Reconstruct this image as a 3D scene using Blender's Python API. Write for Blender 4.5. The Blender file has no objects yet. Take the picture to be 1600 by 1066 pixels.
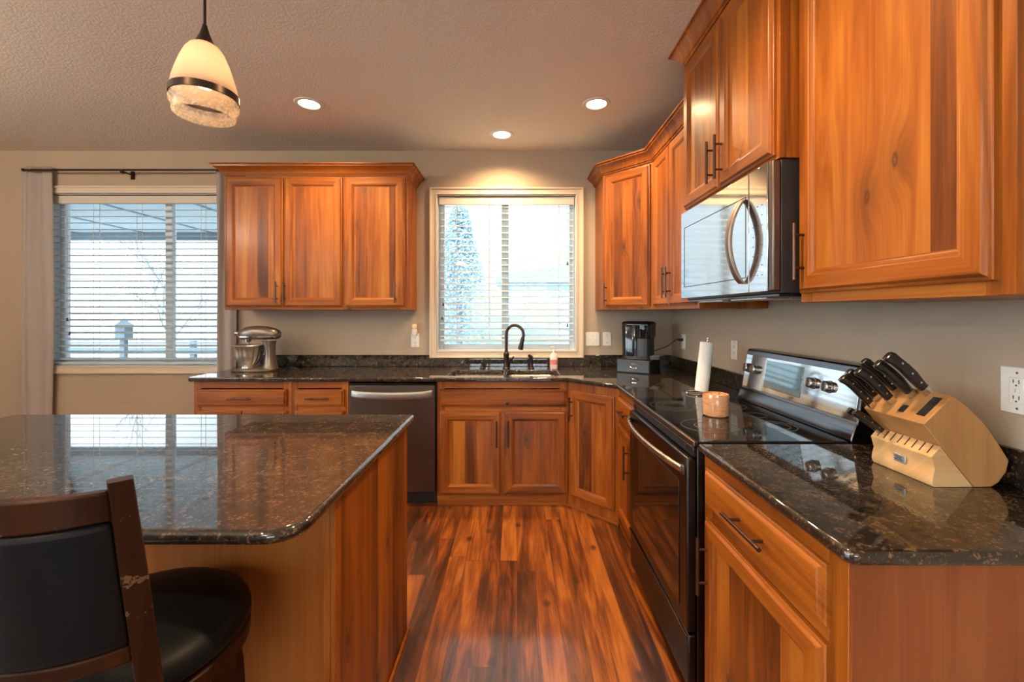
import bpy, bmesh, math, random
from mathutils import Vector, Matrix
random.seed(7)
C = bpy.context.scene.collection
S = bpy.context.scene
PI = math.pi
def R(a): return math.radians(a)

# ------------------------------------------------------------------ camera
FPX = 675.0
cd = bpy.data.cameras.new('camera'); cam = bpy.data.objects.new('camera', cd); C.objects.link(cam)
cam.location = (0, 0, 1.37); cam.rotation_euler = (R(90), 0, 0)
cd.sensor_width = 36; cd.lens = 36*FPX/1600; cd.shift_x = -8/1600; cd.shift_y = -44/1600
cd.clip_start = .02; cd.clip_end = 200
S.camera = cam
# ------------------------------------------------------------------ view and world
S.view_settings.view_transform = 'Standard'; S.view_settings.look = 'None'
S.view_settings.gamma = 1; S.view_settings.use_curve_mapping = False
S.view_settings.exposure = 0.52
SKY_FRONT, SKY_BACK = 1.02, 8.5
w = bpy.data.worlds.new('overcast_sky'); S.world = w; w.use_nodes = True
nt = w.node_tree; nt.nodes.clear()
tc = nt.nodes.new('ShaderNodeTexCoord')
dot = nt.nodes.new('ShaderNodeVectorMath'); dot.operation = 'DOT_PRODUCT'
dot.inputs[1].default_value = Vector((-.75, -.6, .25)).normalized()
nt.links.new(tc.outputs['Generated'], dot.inputs[0])
mr = nt.nodes.new('ShaderNodeMapRange'); mr.interpolation_type = 'SMOOTHSTEP'
mr.inputs[1].default_value = -.25; mr.inputs[2].default_value = .75
mr.inputs[3].default_value = SKY_FRONT; mr.inputs[4].default_value = SKY_BACK
nt.links.new(dot.outputs['Value'], mr.inputs[0])
bg = nt.nodes.new('ShaderNodeBackground'); bg.inputs[0].default_value = (.74, .91, 1, 1)
nt.links.new(mr.outputs[0], bg.inputs[1])
wo = nt.nodes.new('ShaderNodeOutputWorld'); nt.links.new(bg.outputs[0], wo.inputs[0])
DOWNLIGHT_W, FILL_W = 84, 84
WARM = (1, .68, .36)

# ------------------------------------------------------------------ helpers: objects
def tag(o, label, cat=None, group=None, kind=None):
    o['label'] = label
    if cat: o['category'] = cat
    if group: o['group'] = group
    if kind: o['kind'] = kind
    return o
def empty(name, loc, rz=0):
    o = bpy.data.objects.new(name, None); C.objects.link(o); o.location = loc
    o.rotation_euler = (0, 0, rz); o.empty_display_size = .05
    return o
def obj(name, bm, mats, parent=None, loc=None, rot=None, bevel=0, seg=2, ang=35, sub=0, solid=0):
    me = bpy.data.meshes.new(name)
    bmesh.ops.recalc_face_normals(bm, faces=bm.faces)
    bm.to_mesh(me); bm.free()
    if not isinstance(mats, (list, tuple)): mats = [mats]
    for m in mats: me.materials.append(m)
    me.polygons.foreach_set('use_smooth', [True]*len(me.polygons))
    me.set_sharp_from_angle(angle=R(ang))
    o = bpy.data.objects.new(name, me); C.objects.link(o)
    if parent: o.parent = parent
    if loc is not None: o.location = loc
    if rot is not None: o.rotation_euler = rot
    if solid:
        m = o.modifiers.new('solid', 'SOLIDIFY'); m.thickness = solid; m.offset = 0
    if bevel:
        m = o.modifiers.new('bevel', 'BEVEL'); m.width = bevel; m.segments = seg
        m.limit_method = 'ANGLE'; m.angle_limit = R(40); m.use_clamp_overlap = True
    if sub:
        m = o.modifiers.new('sub', 'SUBSURF'); m.levels = sub; m.render_levels = sub
    return o
def struct(name, bm, mats, **k):
    o = obj(name, bm, mats, **k); o['kind'] = 'structure'; return o
def copy_tree(o, parent=None):
    c = o.copy(); C.objects.link(c)
    if parent: c.parent = parent
    for ch in o.children: copy_tree(ch, c)
    return c
# ------------------------------------------------------------------ helpers: shapes
NB = bmesh.new
def box(bm, x0, x1, y0, y1, z0, z1, mi=0):
    v = [bm.verts.new((x, y, z)) for z in (z0, z1) for y in (y0, y1) for x in (x0, x1)]
    for f in ((0,1,3,2), (4,6,7,5), (0,4,5,1), (2,3,7,6), (0,2,6,4), (1,5,7,3)):
        bm.faces.new([v[i] for i in f]).material_index = mi
    return bm
def bx(*a): return box(NB(), *a)
def prism(bm, poly, axis, a, b, mi=0):
    def P(p, t):
        if axis == 'z': return (p[0], p[1], t)
        if axis == 'y': return (p[0], t, p[1])
        return (t, p[0], p[1])
    A = [bm.verts.new(P(p, a)) for p in poly]; B = [bm.verts.new(P(p, b)) for p in poly]
    n = len(poly)
    bm.faces.new(A).material_index = mi; bm.faces.new(B[::-1]).material_index = mi
    for i in range(n): bm.faces.new((A[i], B[i], B[(i+1) % n], A[(i+1) % n])).material_index = mi
    return bm
def loft(bm, rings, cap=True, mi=0, closed=True):
    V = [[bm.verts.new(p) for p in r] for r in rings]
    n = len(V[0])
    for a, b in zip(V, V[1:]):
        for i in range(n if closed else n-1):
            bm.faces.new((a[i], a[(i+1) % n], b[(i+1) % n], b[i])).material_index = mi
    if cap and closed:
        bm.faces.new(V[0][::-1]).material_index = mi; bm.faces.new(V[-1]).material_index = mi
    return bm
def ring(c, u, v, a, b, n=16, p=2.0):
    c, u, v = Vector(c), Vector(u).normalized(), Vector(v).normalized(); out = []
    for i in range(n):
        t = 2*PI*(i+.5)/n; ct, st = math.cos(t), math.sin(t)
        out.append(c + u*a*math.copysign(abs(ct)**(2/p), ct) + v*b*math.copysign(abs(st)**(2/p), st))
    return out
def tube(bm, pts, r, n=10, cap=True, mi=0, closed=False):
    P = [Vector(p) for p in pts]; rings = []; up = Vector((0, 0, 1)); last = None
    for i, p in enumerate(P):
        if closed: t = P[(i+1) % len(P)]-P[i-1]
        else: t = P[min(i+1, len(P)-1)]-P[max(i-1, 0)]
        t.normalize()
        if last is None:
            u = t.cross(up)
            if u.length < .05: u = t.cross(Vector((1, 0, 0)))
        else: u = last - t*last.dot(t)
        u.normalize(); last = u; v = t.cross(u)
        rr = r[i] if isinstance(r, (list, tuple)) else r
        rings.append([p+u*rr*math.cos(2*PI*k/n)+v*rr*math.sin(2*PI*k/n) for k in range(n)])
    if closed: rings.append(rings[0])
    loft(bm, rings, cap and not closed, mi)
    return bm
def lathe(bm, prof, c=(0, 0, 0), n=32, mi=0, f=None):
    V = []
    for r, z in prof:
        if r < 1e-5: V.append([bm.verts.new((c[0], c[1], c[2]+z))])
        else:
            V.append([])
            for k in range(n):
                a = 2*PI*k/n; rr = r*(f(a, z) if f else 1)
                V[-1].append(bm.verts.new((c[0]+rr*math.cos(a), c[1]+rr*math.sin(a), c[2]+z)))
    for a, b in zip(V, V[1:]):
        for i in range(n):
            j = (i+1) % n
            if len(a) == 1 and len(b) == 1: continue
            if len(a) == 1: q = (a[0], b[j], b[i])
            elif len(b) == 1: q = (a[i], a[j], b[0])
            else: q = (a[i], a[j], b[j], b[i])
            bm.faces.new(q).material_index = mi
    return bm
def cyl(bm, p0, p1, r, n=16, mi=0): return tube(bm, [p0, p1], r, n, True, mi)
def arc(c, r, a0, a1, n):
    return [(c[0]+r*math.cos(R(a0+(a1-a0)*i/n)), c[1]+r*math.sin(R(a0+(a1-a0)*i/n))) for i in range(n+1)]

# ------------------------------------------------------------------ helpers: materials
class NT:
    def __init__(s, name):
        s.m = bpy.data.materials.new(name); s.m.use_nodes = True; s.t = s.m.node_tree
        s.b = s.t.nodes['Principled BSDF']; s.out = s.t.nodes['Material Output']
    def n(s, typ, **k):
        n = s.t.nodes.new('ShaderNode'+typ)
        for a, v in k.items(): setattr(n, a, v)
        return n
    def put(s, sock, v):
        if hasattr(v, 'links'): s.t.links.new(v, sock)
        else: sock.default_value = v
    def math(s, op, a, b=0, c=None, clamp=False):
        n = s.n('Math', operation=op); n.use_clamp = clamp
        s.put(n.inputs[0], a); s.put(n.inputs[1], b)
        if c is not None: s.put(n.inputs[2], c)
        return n.outputs[0]
    def vmath(s, op, a, b):
        n = s.n('VectorMath', operation=op); s.put(n.inputs[0], a); s.put(n.inputs[1], b); return n.outputs[0]
    def mapr(s, v, a, b, c=0, d=1, smooth=True):
        n = s.n('MapRange'); n.interpolation_type = 'SMOOTHSTEP' if smooth else 'LINEAR'
        s.put(n.inputs[0], v)
        for i, q in enumerate((a, b, c, d)): s.put(n.inputs[i+1], q)
        return n.outputs[0]
    def noise(s, vec, scale, detail=3, rough=.5, dist=0):
        n = s.n('TexNoise'); s.put(n.inputs['Vector'], vec); n.inputs['Scale'].default_value = scale
        n.inputs['Detail'].default_value = detail; n.inputs['Roughness'].default_value = rough
        n.inputs['Distortion'].default_value = dist; return n.outputs['Fac']
    def ramp(s, f, stops):
        n = s.n('ValToRGB'); s.put(n.inputs[0], f); e = n.color_ramp.elements
        while len(e) < len(stops): e.new(.5)
        for i, (p, c) in enumerate(stops): e[i].position = p; e[i].color = (*c, 1)
        return n.outputs[0]
    def mix(s, f, a, b, mode='MIX'):
        n = s.n('Mix'); n.data_type = 'RGBA'; n.blend_type = mode
        s.put(n.inputs[0], f); s.put(n.inputs[6], a if hasattr(a, 'links') else (*a, 1)); s.put(n.inputs[7], b if hasattr(b, 'links') else (*b, 1))
        return n.outputs[2]
    def obj(s): return s.n('TexCoord').outputs['Object']
    def rnd(s): return s.n('ObjectInfo').outputs['Random']
    def sep(s, v):
        n = s.n('SeparateXYZ'); s.put(n.inputs[0], v); return n.outputs
    def comb(s, x, y, z):
        n = s.n('CombineXYZ')
        for i, q in enumerate((x, y, z)): s.put(n.inputs[i], q)
        return n.outputs[0]
    def white(s, v, w=None):
        n = s.n('TexWhiteNoise'); n.noise_dimensions = '2D'; s.put(n.inputs['Vector'], v); return n.outputs['Value']
    def bump(s, h, strength=.2, dist=.002):
        n = s.n('Bump'); n.inputs['Strength'].default_value = strength; n.inputs['Distance'].default_value = dist
        s.put(n.inputs['Height'], h); s.t.links.new(n.outputs[0], s.b.inputs['Normal'])
    def set(s, **k):
        for a, v in k.items():
            nm = {'color': 'Base Color', 'rough': 'Roughness', 'metal': 'Metallic', 'coat': 'Coat Weight', 'coatr': 'Coat Roughness',
                  'spec': 'Specular IOR Level', 'ior': 'IOR', 'trans': 'Transmission Weight', 'ecolor': 'Emission Color',
                  'estr': 'Emission Strength', 'alpha': 'Alpha', 'sss': 'Subsurface Weight', 'sheen': 'Sheen Weight'}[a]
            if isinstance(v, tuple) and len(v) == 3: v = (*v, 1)
            s.put(s.b.inputs[nm], v)
        return s
def plain(name, color, rough=.5, metal=0, var=.06, scale=40, bump=0, **k):
    t = NT(name); f = t.noise(t.obj(), scale, 3)
    lo = tuple(c*(1-var) for c in color); hi = tuple(min(1, c*(1+var)) for c in color)
    t.set(color=t.ramp(f, [(.3, lo), (.7, hi)]), rough=rough, metal=metal, **k)
    if bump: t.bump(f, bump)
    return t.m
def wood(name, grain, dark, mid, light, boards=.085, knots=True, rough=.42, bvar=.32, fine=.5, coat=.16, knotc=(.06, .018, .006), kpts=None, seam=None, spec=.28):
    """grain: axis along which the fibres run, in the part's own frame"""
    t = NT(name); r = t.rnd(); o = t.obj(); x, y, z = t.sep(o)[:3]
    if grain == 'z': u = t.math('ADD', x, y); l = z
    elif grain == 'x': u = t.math('ADD', z, y); l = x
    else: u = t.math('ADD', z, x); l = y
    u0, l0 = u, l; u = t.math('ADD', u, t.math('MULTIPLY', r, 13.7)); l = t.math('ADD', l, t.math('MULTIPLY', r, 7.3))
    # knots
    if knots:
        kv = t.comb(t.math('MULTIPLY', u, 1.0), t.math('MULTIPLY', l, .62), 0)
        vn = t.n('TexVoronoi'); vn.voronoi_dimensions = '2D'; vn.inputs['Scale'].default_value = 3.6; t.put(vn.inputs['Vector'], kv)
        wob = t.math('MULTIPLY', t.noise(t.comb(u, l, 0), 45, 2), .05)
        d = t.math('ADD', vn.outputs['Distance'], wob)
        sepc = t.sep(vn.outputs['Color'])
        gate = t.math('GREATER_THAN', sepc[0], .38)
        near = t.math('MULTIPLY', t.mapr(d, .045, .26, 1, 0), gate)
        core = t.math('MULTIPLY', t.mapr(d, .038, .085, 1, 0), gate)
        if kpts:
            dm = None
            for (ku, kl) in kpts:
                a = t.math('SUBTRACT', u0, ku); b = t.math('MULTIPLY', t.math('SUBTRACT', l0, kl), .45)
                q = t.math('SQRT', t.math('ADD', t.math('MULTIPLY', a, a), t.math('MULTIPLY', b, b)))
                dm = q if dm is None else t.math('MINIMUM', dm, q)
            dm = t.math('ADD', dm, t.math('MULTIPLY', wob, .05))
            near = t.mapr(dm, .008, .07, 1, 0)
            core = t.math('SUBTRACT', t.mapr(dm, .006, .014, 1, 0), t.math('MULTIPLY', t.mapr(dm, .0, .008, 1, 0), .7))
        u2 = t.math('ADD', u, t.math('MULTIPLY', near, .035))
    else: u2 = u; near = None
    # glued boards
    bi = t.math('FLOOR', t.math('DIVIDE', t.math('ADD', u, t.math('MULTIPLY', t.noise(t.comb(t.math('MULTIPLY', u, .01), 0, 0), 1), .01)), boards))
    wn = t.white(t.comb(bi, t.math('FLOOR', t.math('MULTIPLY', r, 50)), 0))
    if seam: wn = t.math('SUBTRACT', .75, t.math('MULTIPLY', t.math('GREATER_THAN', u0, seam), .75))
    g = t.comb(u2, t.math('MULTIPLY', l, .075), t.math('MULTIPLY', wn, 9))
    f1 = t.noise(g, 14, 4, .55, 1.1)
    g2 = t.comb(u2, t.math('MULTIPLY', l, .02), t.math('MULTIPLY', wn, 5))
    f2 = t.noise(g2, 160, 2, .6)
    f3 = t.noise(t.comb(u, t.math('MULTIPLY', l, .4), wn), 3.0, 2)
    f = t.math('ADD', t.math('MULTIPLY', f1, .74), t.math('MULTIPLY', f2, fine*.45))
    f = t.math('ADD', f, t.math('MULTIPLY', t.math('SUBTRACT', wn, .5), bvar))
    f = t.math('ADD', f, t.math('MULTIPLY', t.math('SUBTRACT', f3, .5), .3))
    col = t.ramp(f, [(.24, dark), (.5, mid), (.84, light)])
    if knots:
        col = t.mix(t.math('MULTIPLY', near, .38), col, knotc)
        col = t.mix(t.math('MULTIPLY', core, .8), col, knotc)
    t.set(color=col, rough=t.mapr(f2, .3, .7, rough, rough+.08), spec=spec, coat=coat, coatr=.22)
    t.bump(f2, .06, .0006)
    return t.m

AD, AM, AL = (.09, .020, .002), (.29, .077, .006), (.52, .19, .025)
M = {}
M['wv'] = wood('alder_vertical', 'z', AD, AM, AL, boards=.5, knots=False, bvar=.1)
M['wh'] = wood('alder_horizontal', 'x', AD, AM, AL, boards=.5, knots=False, bvar=.1)
M['wp'] = wood('alder_panel', 'z', AD, AM, AL)
M['wpk'] = wood('alder_panel_two_knots', 'z', AD, AM, AL, kpts=[(.361, .348), (.275, .278), (.52, -.1)], seam=.454, coat=.45)
M['whk'] = wood('alder_drawer', 'x', AD, AM, AL, boards=.4)
M['end'] = wood('cherry_end_panel', 'z', (.15, .038, .010), (.26, .07, .019), (.36, .12, .035), boards=.2, knots=False, bvar=.18)
M['isl'] = wood('island_back_panel', 'z', (.19, .050, .008), (.27, .078, .013), (.36, .12, .02), boards=.9, knots=False, bvar=.05, fine=.9, rough=.6, coat=0, spec=.12)
M['espresso'] = wood('espresso_wood', 'z', (.012, .0035, .0013), (.034, .011, .004), (.07, .024, .008), boards=.6, knots=False, bvar=.05, rough=.38, coat=.05, spec=.14)
def scuff(m):
    t = NT.__new__(NT); t.m = m; t.t = m.node_tree; t.b = t.t.nodes['Principled BSDF']
    old = t.b.inputs['Base Color'].links[0].from_socket; o = t.obj(); z = t.sep(o)[2]
    n = t.noise(o, 70, 3); f = None
    for zc, h in ((.925, .009), (1.03, .003), (.87, .003)):
        k = t.mapr(t.math('ADD', t.math('ABSOLUTE', t.math('SUBTRACT', z, zc)), t.math('MULTIPLY', t.math('SUBTRACT', .62, n), .09)), h*.8, h, 1, 0)
        f = k if f is None else t.math('MAXIMUM', f, k)
    t.put(t.b.inputs['Base Color'], t.mix(t.math('MULTIPLY', f, .5), old, (.30, .17, .09)))
scuff(M['espresso'])
M['maple'] = wood('maple_block', 'x', (.48, .27, .11), (.62, .38, .17), (.73, .5, .26), boards=.045, knots=False, bvar=.15, rough=.4, coat=.1)
M['maple2'] = wood('maple_block_side', 'z', (.34, .155, .05), (.44, .22, .08), (.55, .30, .12), boards=.4, knots=False, bvar=.1, rough=.38, coat=.15)

def granite():
    t = NT('dark_granite'); o = t.obj()
    v = t.n('TexVoronoi'); v.inputs['Scale'].default_value = 180; t.put(v.inputs['Vector'], o)
    c = t.sep(v.outputs['Color'])
    big = t.noise(o, 30, 3, .6); fl = t.noise(t.vmath('MULTIPLY', o, (1, 1.7, 1)), 165, 2, .5, 1.2)
    base = t.ramp(big, [(.35, (.003, .0025, .002)), (.6, (.016, .010, .006)), (.8, (.04, .026, .014))])
    sp = t.math('MULTIPLY', t.math('GREATER_THAN', c[0], .80), t.mapr(big, .4, .62))
    col = t.mix(t.math('MULTIPLY', sp, .75), base, (.16, .10, .05))
    gl = t.math('MULTIPLY', t.mapr(fl, .63, .70), t.math('GREATER_THAN', c[1], .35))
    col = t.mix(t.math('MULTIPLY', gl, .7), col, (.19, .125, .065))
    t.set(color=col, rough=.45, spec=.2, coat=1.0, coatr=.025); t.b.inputs['Coat IOR'].default_value = 1.64
    return t.m
M['granite'] = granite()
def floor_mat():
    t = NT('tigerwood_floor'); x, y, z = t.sep(t.obj())[:3]
    W = .095
    bi = t.math('FLOOR', t.math('DIVIDE', x, W)); fx = t.math('FRACT', t.math('DIVIDE', x, W))
    off = t.math('MULTIPLY', t.white(t.comb(bi, 3.3, 0)), 1.2)
    ly = t.math('DIVIDE', t.math('ADD', y, off), 1.7)
    bj = t.math('FLOOR', ly); fy = t.math('FRACT', ly)
    r1 = t.white(t.comb(bi, bj, 0)); r2 = t.white(t.comb(t.math('ADD', bi, 40.5), bj, 0))
    g = t.comb(t.math('ADD', x, t.math('MULTIPLY', r1, 5)), t.math('MULTIPLY', y, .10), t.math('MULTIPLY', r2, 8))
    f1 = t.noise(g, 15, 4, .55, 1.2)
    f2 = t.noise(t.comb(x, t.math('MULTIPLY', y, .025), r1), 150, 2)
    f4 = t.noise(t.comb(t.math('ADD', x, r2), t.math('MULTIPLY', y, .35), r1), 5, 3, .6, 1)
    f = t.math('ADD', t.math('MULTIPLY', f1, .95), t.math('MULTIPLY', t.math('SUBTRACT', f2, .5), .25))
    f = t.math('ADD', f, t.math('MULTIPLY', t.math('SUBTRACT', r1, .5), .36))
    f = t.math('ADD', f, t.math('MULTIPLY', t.math('SUBTRACT', f4, .5), .25))
    col = t.ramp(f, [(.24, (.035, .009, .003)), (.40, (.10, .026, .006)), (.54, (.25, .064, .010)), (.74, (.46, .155, .024))])
    vn = t.n('TexVoronoi'); vn.voronoi_dimensions = '2D'; vn.inputs['Scale'].default_value = 1.9
    t.put(vn.inputs['Vector'], t.comb(t.math('MULTIPLY', x, 1.6), y, 0))
    d = t.math('ADD', vn.outputs['Distance'], t.math('MULTIPLY', t.noise(t.obj(), 30, 2), .05))
    col = t.mix(t.math('MULTIPLY', t.mapr(d, .04, .11, 1, 0), .8), col, (.03, .009, .004))
    gx = t.math('LESS_THAN', t.math('MINIMUM', fx, t.math('SUBTRACT', 1, fx)), .009)
    gy = t.math('LESS_THAN', t.math('MINIMUM', fy, t.math('SUBTRACT', 1, fy)), .0011)
    gap = t.math('MAXIMUM', gx, gy)
    col = t.mix(t.math('MULTIPLY', gap, .7), col, (.02, .008, .004))
    t.set(color=col, rough=t.mapr(f2, .3, .7, .3, .38), coat=.9, coatr=.09)
    t.bump(t.math('SUBTRACT', t.math('MULTIPLY', f2, .15), gap), .15, .0008)
    return t.m
M['floor'] = floor_mat()
def paint(name, col, scale, strength, dist=.003, rough=.7):
    t = NT(name); o = t.obj(); f = t.noise(o, scale, 4, .6); f0 = t.noise(o, 1.3, 2)
    t.set(color=t.ramp(f0, [(.3, tuple(c*.97 for c in col)), (.7, col)]), rough=rough, spec=.3)
    t.bump(t.mapr(f, .4, .62), strength, dist); return t.m
M['wall'] = paint('tan_wall_paint', (.43, .335, .25), 130, .25, .0015)
M['wallr'] = M['wall']
M['ceil'] = paint('textured_ceiling', (.76, .70, .62), 75, .3, .003, .8)
M['trim'] = plain('almond_trim', (.66, .55, .42), .35, var=.02)
M['vinyl'] = plain('white_vinyl', (.72, .76, .78), .35, var=.02)
M['slat'] = plain('white_slats', (.50, .61, .67), .4, var=.02)
M['valance'] = plain('almond_valance', (.62, .56, .48), .4, var=.02)
def thin_glass():
    t = NT('window_glass'); t.t.nodes.remove(t.b)
    tr = t.n('BsdfTransparent'); gl = t.n('BsdfGlossy'); gl.inputs['Roughness'].default_value = .01
    fr = t.n('Fresnel'); fr.inputs[0].default_value = 1.35
    mx = t.n('MixShader'); t.put(mx.inputs[0], fr.outputs[0]); t.t.links.new(tr.outputs[0], mx.inputs[1]); t.t.links.new(gl.outputs[0], mx.inputs[2])
    t.t.links.new(mx.outputs[0], t.out.inputs[0]); return t.m
M['glass'] = thin_glass()
def cloth(name, col):
    t = NT(name); o = t.obj(); f = t.noise(t.vmath('MULTIPLY', o, (1, 1, .3)), 120, 2)
    t.set(color=t.ramp(f, [(.3, tuple(c*.92 for c in col)), (.7, col)]), rough=.9, sheen=.3, spec=.1)
    tl = t.n('BsdfTranslucent'); tl.inputs[0].default_value = (*col, 1)
    mx = t.n('MixShader'); mx.inputs[0].default_value = .35
    t.t.links.new(t.b.outputs[0], mx.inputs[1]); t.t.links.new(tl.outputs[0], mx.inputs[2]); t.t.links.new(mx.outputs[0], t.out.inputs[0])
    return t.m
M['curtain'] = cloth('grey_curtain', (.58, .51, .47))
M['bronze'] = plain('dark_bronze', (.05, .032, .026), .32, .75, scale=15)
M['pull'] = plain('pull_bronze', (.10, .055, .04), .26, .85, scale=20)
def brushed(name, col, rough, axis=(1, 1, 30), metal=1.0):
    t = NT(name); f = t.noise(t.vmath('MULTIPLY', t.obj(), axis), 30, 2)
    t.set(color=t.ramp(f, [(.3, tuple(c*.93 for c in col)), (.7, col)]), rough=t.mapr(f, .3, .7, rough, rough+.06), metal=metal); return t.m
M['slate'] = brushed('slate_steel', (.17, .135, .115), .34)
M['slate_dk'] = brushed('dark_slate_steel', (.06, .055, .055), .28)
M['steel'] = brushed('brushed_steel', (.62, .58, .53), .22)
M['handle'] = brushed('satin_handle', (.50, .47, .45), .25)
M['mwface'] = brushed('black_stainless_gloss', (.56, .59, .62), .045)
M['mwhandle'] = brushed('microwave_handle_steel', (.30, .24, .21), .40)
M['blackgloss'] = plain('black_gloss', (.008, .008, .009), .05, var=.1)
M['blackmatte'] = plain('black_plastic', (.016, .016, .017), .4, var=.1)
M['ovenglass'] = plain('oven_glass', (.006, .005, .005), .04, var=.1, spec=.7)
M['ringgrey'] = plain('burner_print', (.11, .11, .11), .25)
M['leather'] = plain('black_leather', (.006, .007, .009), .42, spec=.14, scale=260, bump=.15)
M['white'] = plain('white_plastic', (.72, .70, .66), .35, var=.02)
M['whitepaper'] = plain('paper_towel', (.80, .77, .73), .9, scale=150, bump=.3)
M['hole'] = plain('dark_slot', (.02, .02, .02), .6)
M['chrome'] = plain('chrome', (.75, .75, .75), .08, 1, var=.02)
M['pewter'] = plain('pewter_enamel', (.22, .18, .145), .33, .75, scale=20)
M['pink'] = plain('pink_soap_label', (.62, .20, .22), .4)
def emis(name, col, s):
    t = NT(name); t.set(color=col, ecolor=col, estr=s); return t.m
M['lens'] = emis('lit_lens', (1, .86, .62), 6)
M['bulb'] = emis('lit_bulb', (1, .70, .48), 5.5)
def frosted():
    t = NT('frosted_shade'); t.set(color=(.92, .82, .64), rough=.35)
    tl = t.n('BsdfTranslucent'); tl.inputs[0].default_value = (.95, .79, .64, 1)
    tr = t.n('BsdfTransparent'); tr.inputs[0].default_value = (1, .93, .8, 1)
    m1 = t.n('MixShader'); m1.inputs[0].default_value = .72
    t.t.links.new(t.b.outputs[0], m1.inputs[1]); t.t.links.new(tl.outputs[0], m1.inputs[2])
    m2 = t.n('MixShader'); m2.inputs[0].default_value = .06
    t.t.links.new(m1.outputs[0], m2.inputs[1]); t.t.links.new(tr.outputs[0], m2.inputs[2]); t.t.links.new(m2.outputs[0], t.out.inputs[0]); return t.m
M['frost'] = frosted()
def seeded():
    t = NT('clear_seeded_glass'); f = t.noise(t.obj(), 110, 2)
    t.set(color=(.95, .85, .68), rough=.12); t.bump(f, .5, .002)
    tr = t.n('BsdfTransparent'); tr.inputs[0].default_value = (1, .93, .82, 1)
    tl = t.n('BsdfTranslucent'); tl.inputs[0].default_value = (1, .85, .62, 1)
    m1 = t.n('MixShader'); m1.inputs[0].default_value = .5
    t.t.links.new(t.b.outputs[0], m1.inputs[1]); t.t.links.new(tl.outputs[0], m1.inputs[2])
    m2 = t.n('MixShader'); t.put(m2.inputs[0], t.mapr(f, .4, .65, .7, .35))
    t.t.links.new(m1.outputs[0], m2.inputs[1]); t.t.links.new(tr.outputs[0], m2.inputs[2]); t.t.links.new(m2.outputs[0], t.out.inputs[0]); return t.m
M['seed'] = seeded()

# ------------------------------------------------------------------ room shell
XW, YW, ZC = 1.32, 3.68, 2.75
XL, YR = -5.6, -4.2
T = .16
def wall(name, axis, at, out, a0, a1, holes, mat):
    """vertical wall in plane axis=at, its thickness going to `out`; holes (a0,a1,z0,z1)"""
    xs = sorted({a0, a1, *[h[0] for h in holes], *[h[1] for h in holes]})
    zs = sorted({0, ZC, *[h[2] for h in holes], *[h[3] for h in holes]})
    bm = NB()
    for i in range(len(xs)-1):
        for j in range(len(zs)-1):
            cx, cz = (xs[i]+xs[i+1])/2, (zs[j]+zs[j+1])/2
            if any(h[0] < cx < h[1] and h[2] < cz < h[3] for h in holes): continue
            lo, hi = min(at, out), max(at, out)
            if axis == 'y': box(bm, xs[i], xs[i+1], lo, hi, zs[j], zs[j+1])
            else: box(bm, lo, hi, xs[i], xs[i+1], zs[j], zs[j+1])
    bmesh.ops.remove_doubles(bm, verts=bm.verts, dist=1e-5)
    seen = {}
    for f in list(bm.faces):
        k = tuple(round(q, 4) for q in f.calc_center_median())
        seen.setdefault(k, []).append(f)
    bmesh.ops.delete(bm, geom=[f for l in seen.values() if len(l) > 1 for f in l], context='FACES_ONLY')
    o = struct(name, bm, mat); o.data.polygons.foreach_set('use_smooth', [False]*len(o.data.polygons)); return o
WL = (-3.985, -2.50, .917, 2.385)      # window by the curtains
WS = (-.681, .502, 1.05, 2.373)        # window over the sink
WR = [(-1.3, .85, .95, 2.25)]
WD = (-3.6, .9, .05, 2.3)  # unseen left wall window, added to bring daylight across to the right wall
wall('wall_back', 'y', YW, YW+T, XL-T, XW+T, [WL, WS], M['wall'])
wall('wall_right', 'x', XW, XW+T, YR-T, YW, [], M['wallr'])
wall('wall_left', 'x', XL, XL-T, YR-T, YW, [WD], M['wall'])
wall('wall_rear', 'y', YR, YR-T, XL, XW, WR, M['wall'])
struct('floor', bx(XL-T, XW+T, YR-T, YW+T, -.1, 0), M['floor'])
struct('ceiling', bx(XL-T, XW+T, YR-T, YW+T, ZC, ZC+.12), M['ceil'])

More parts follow.
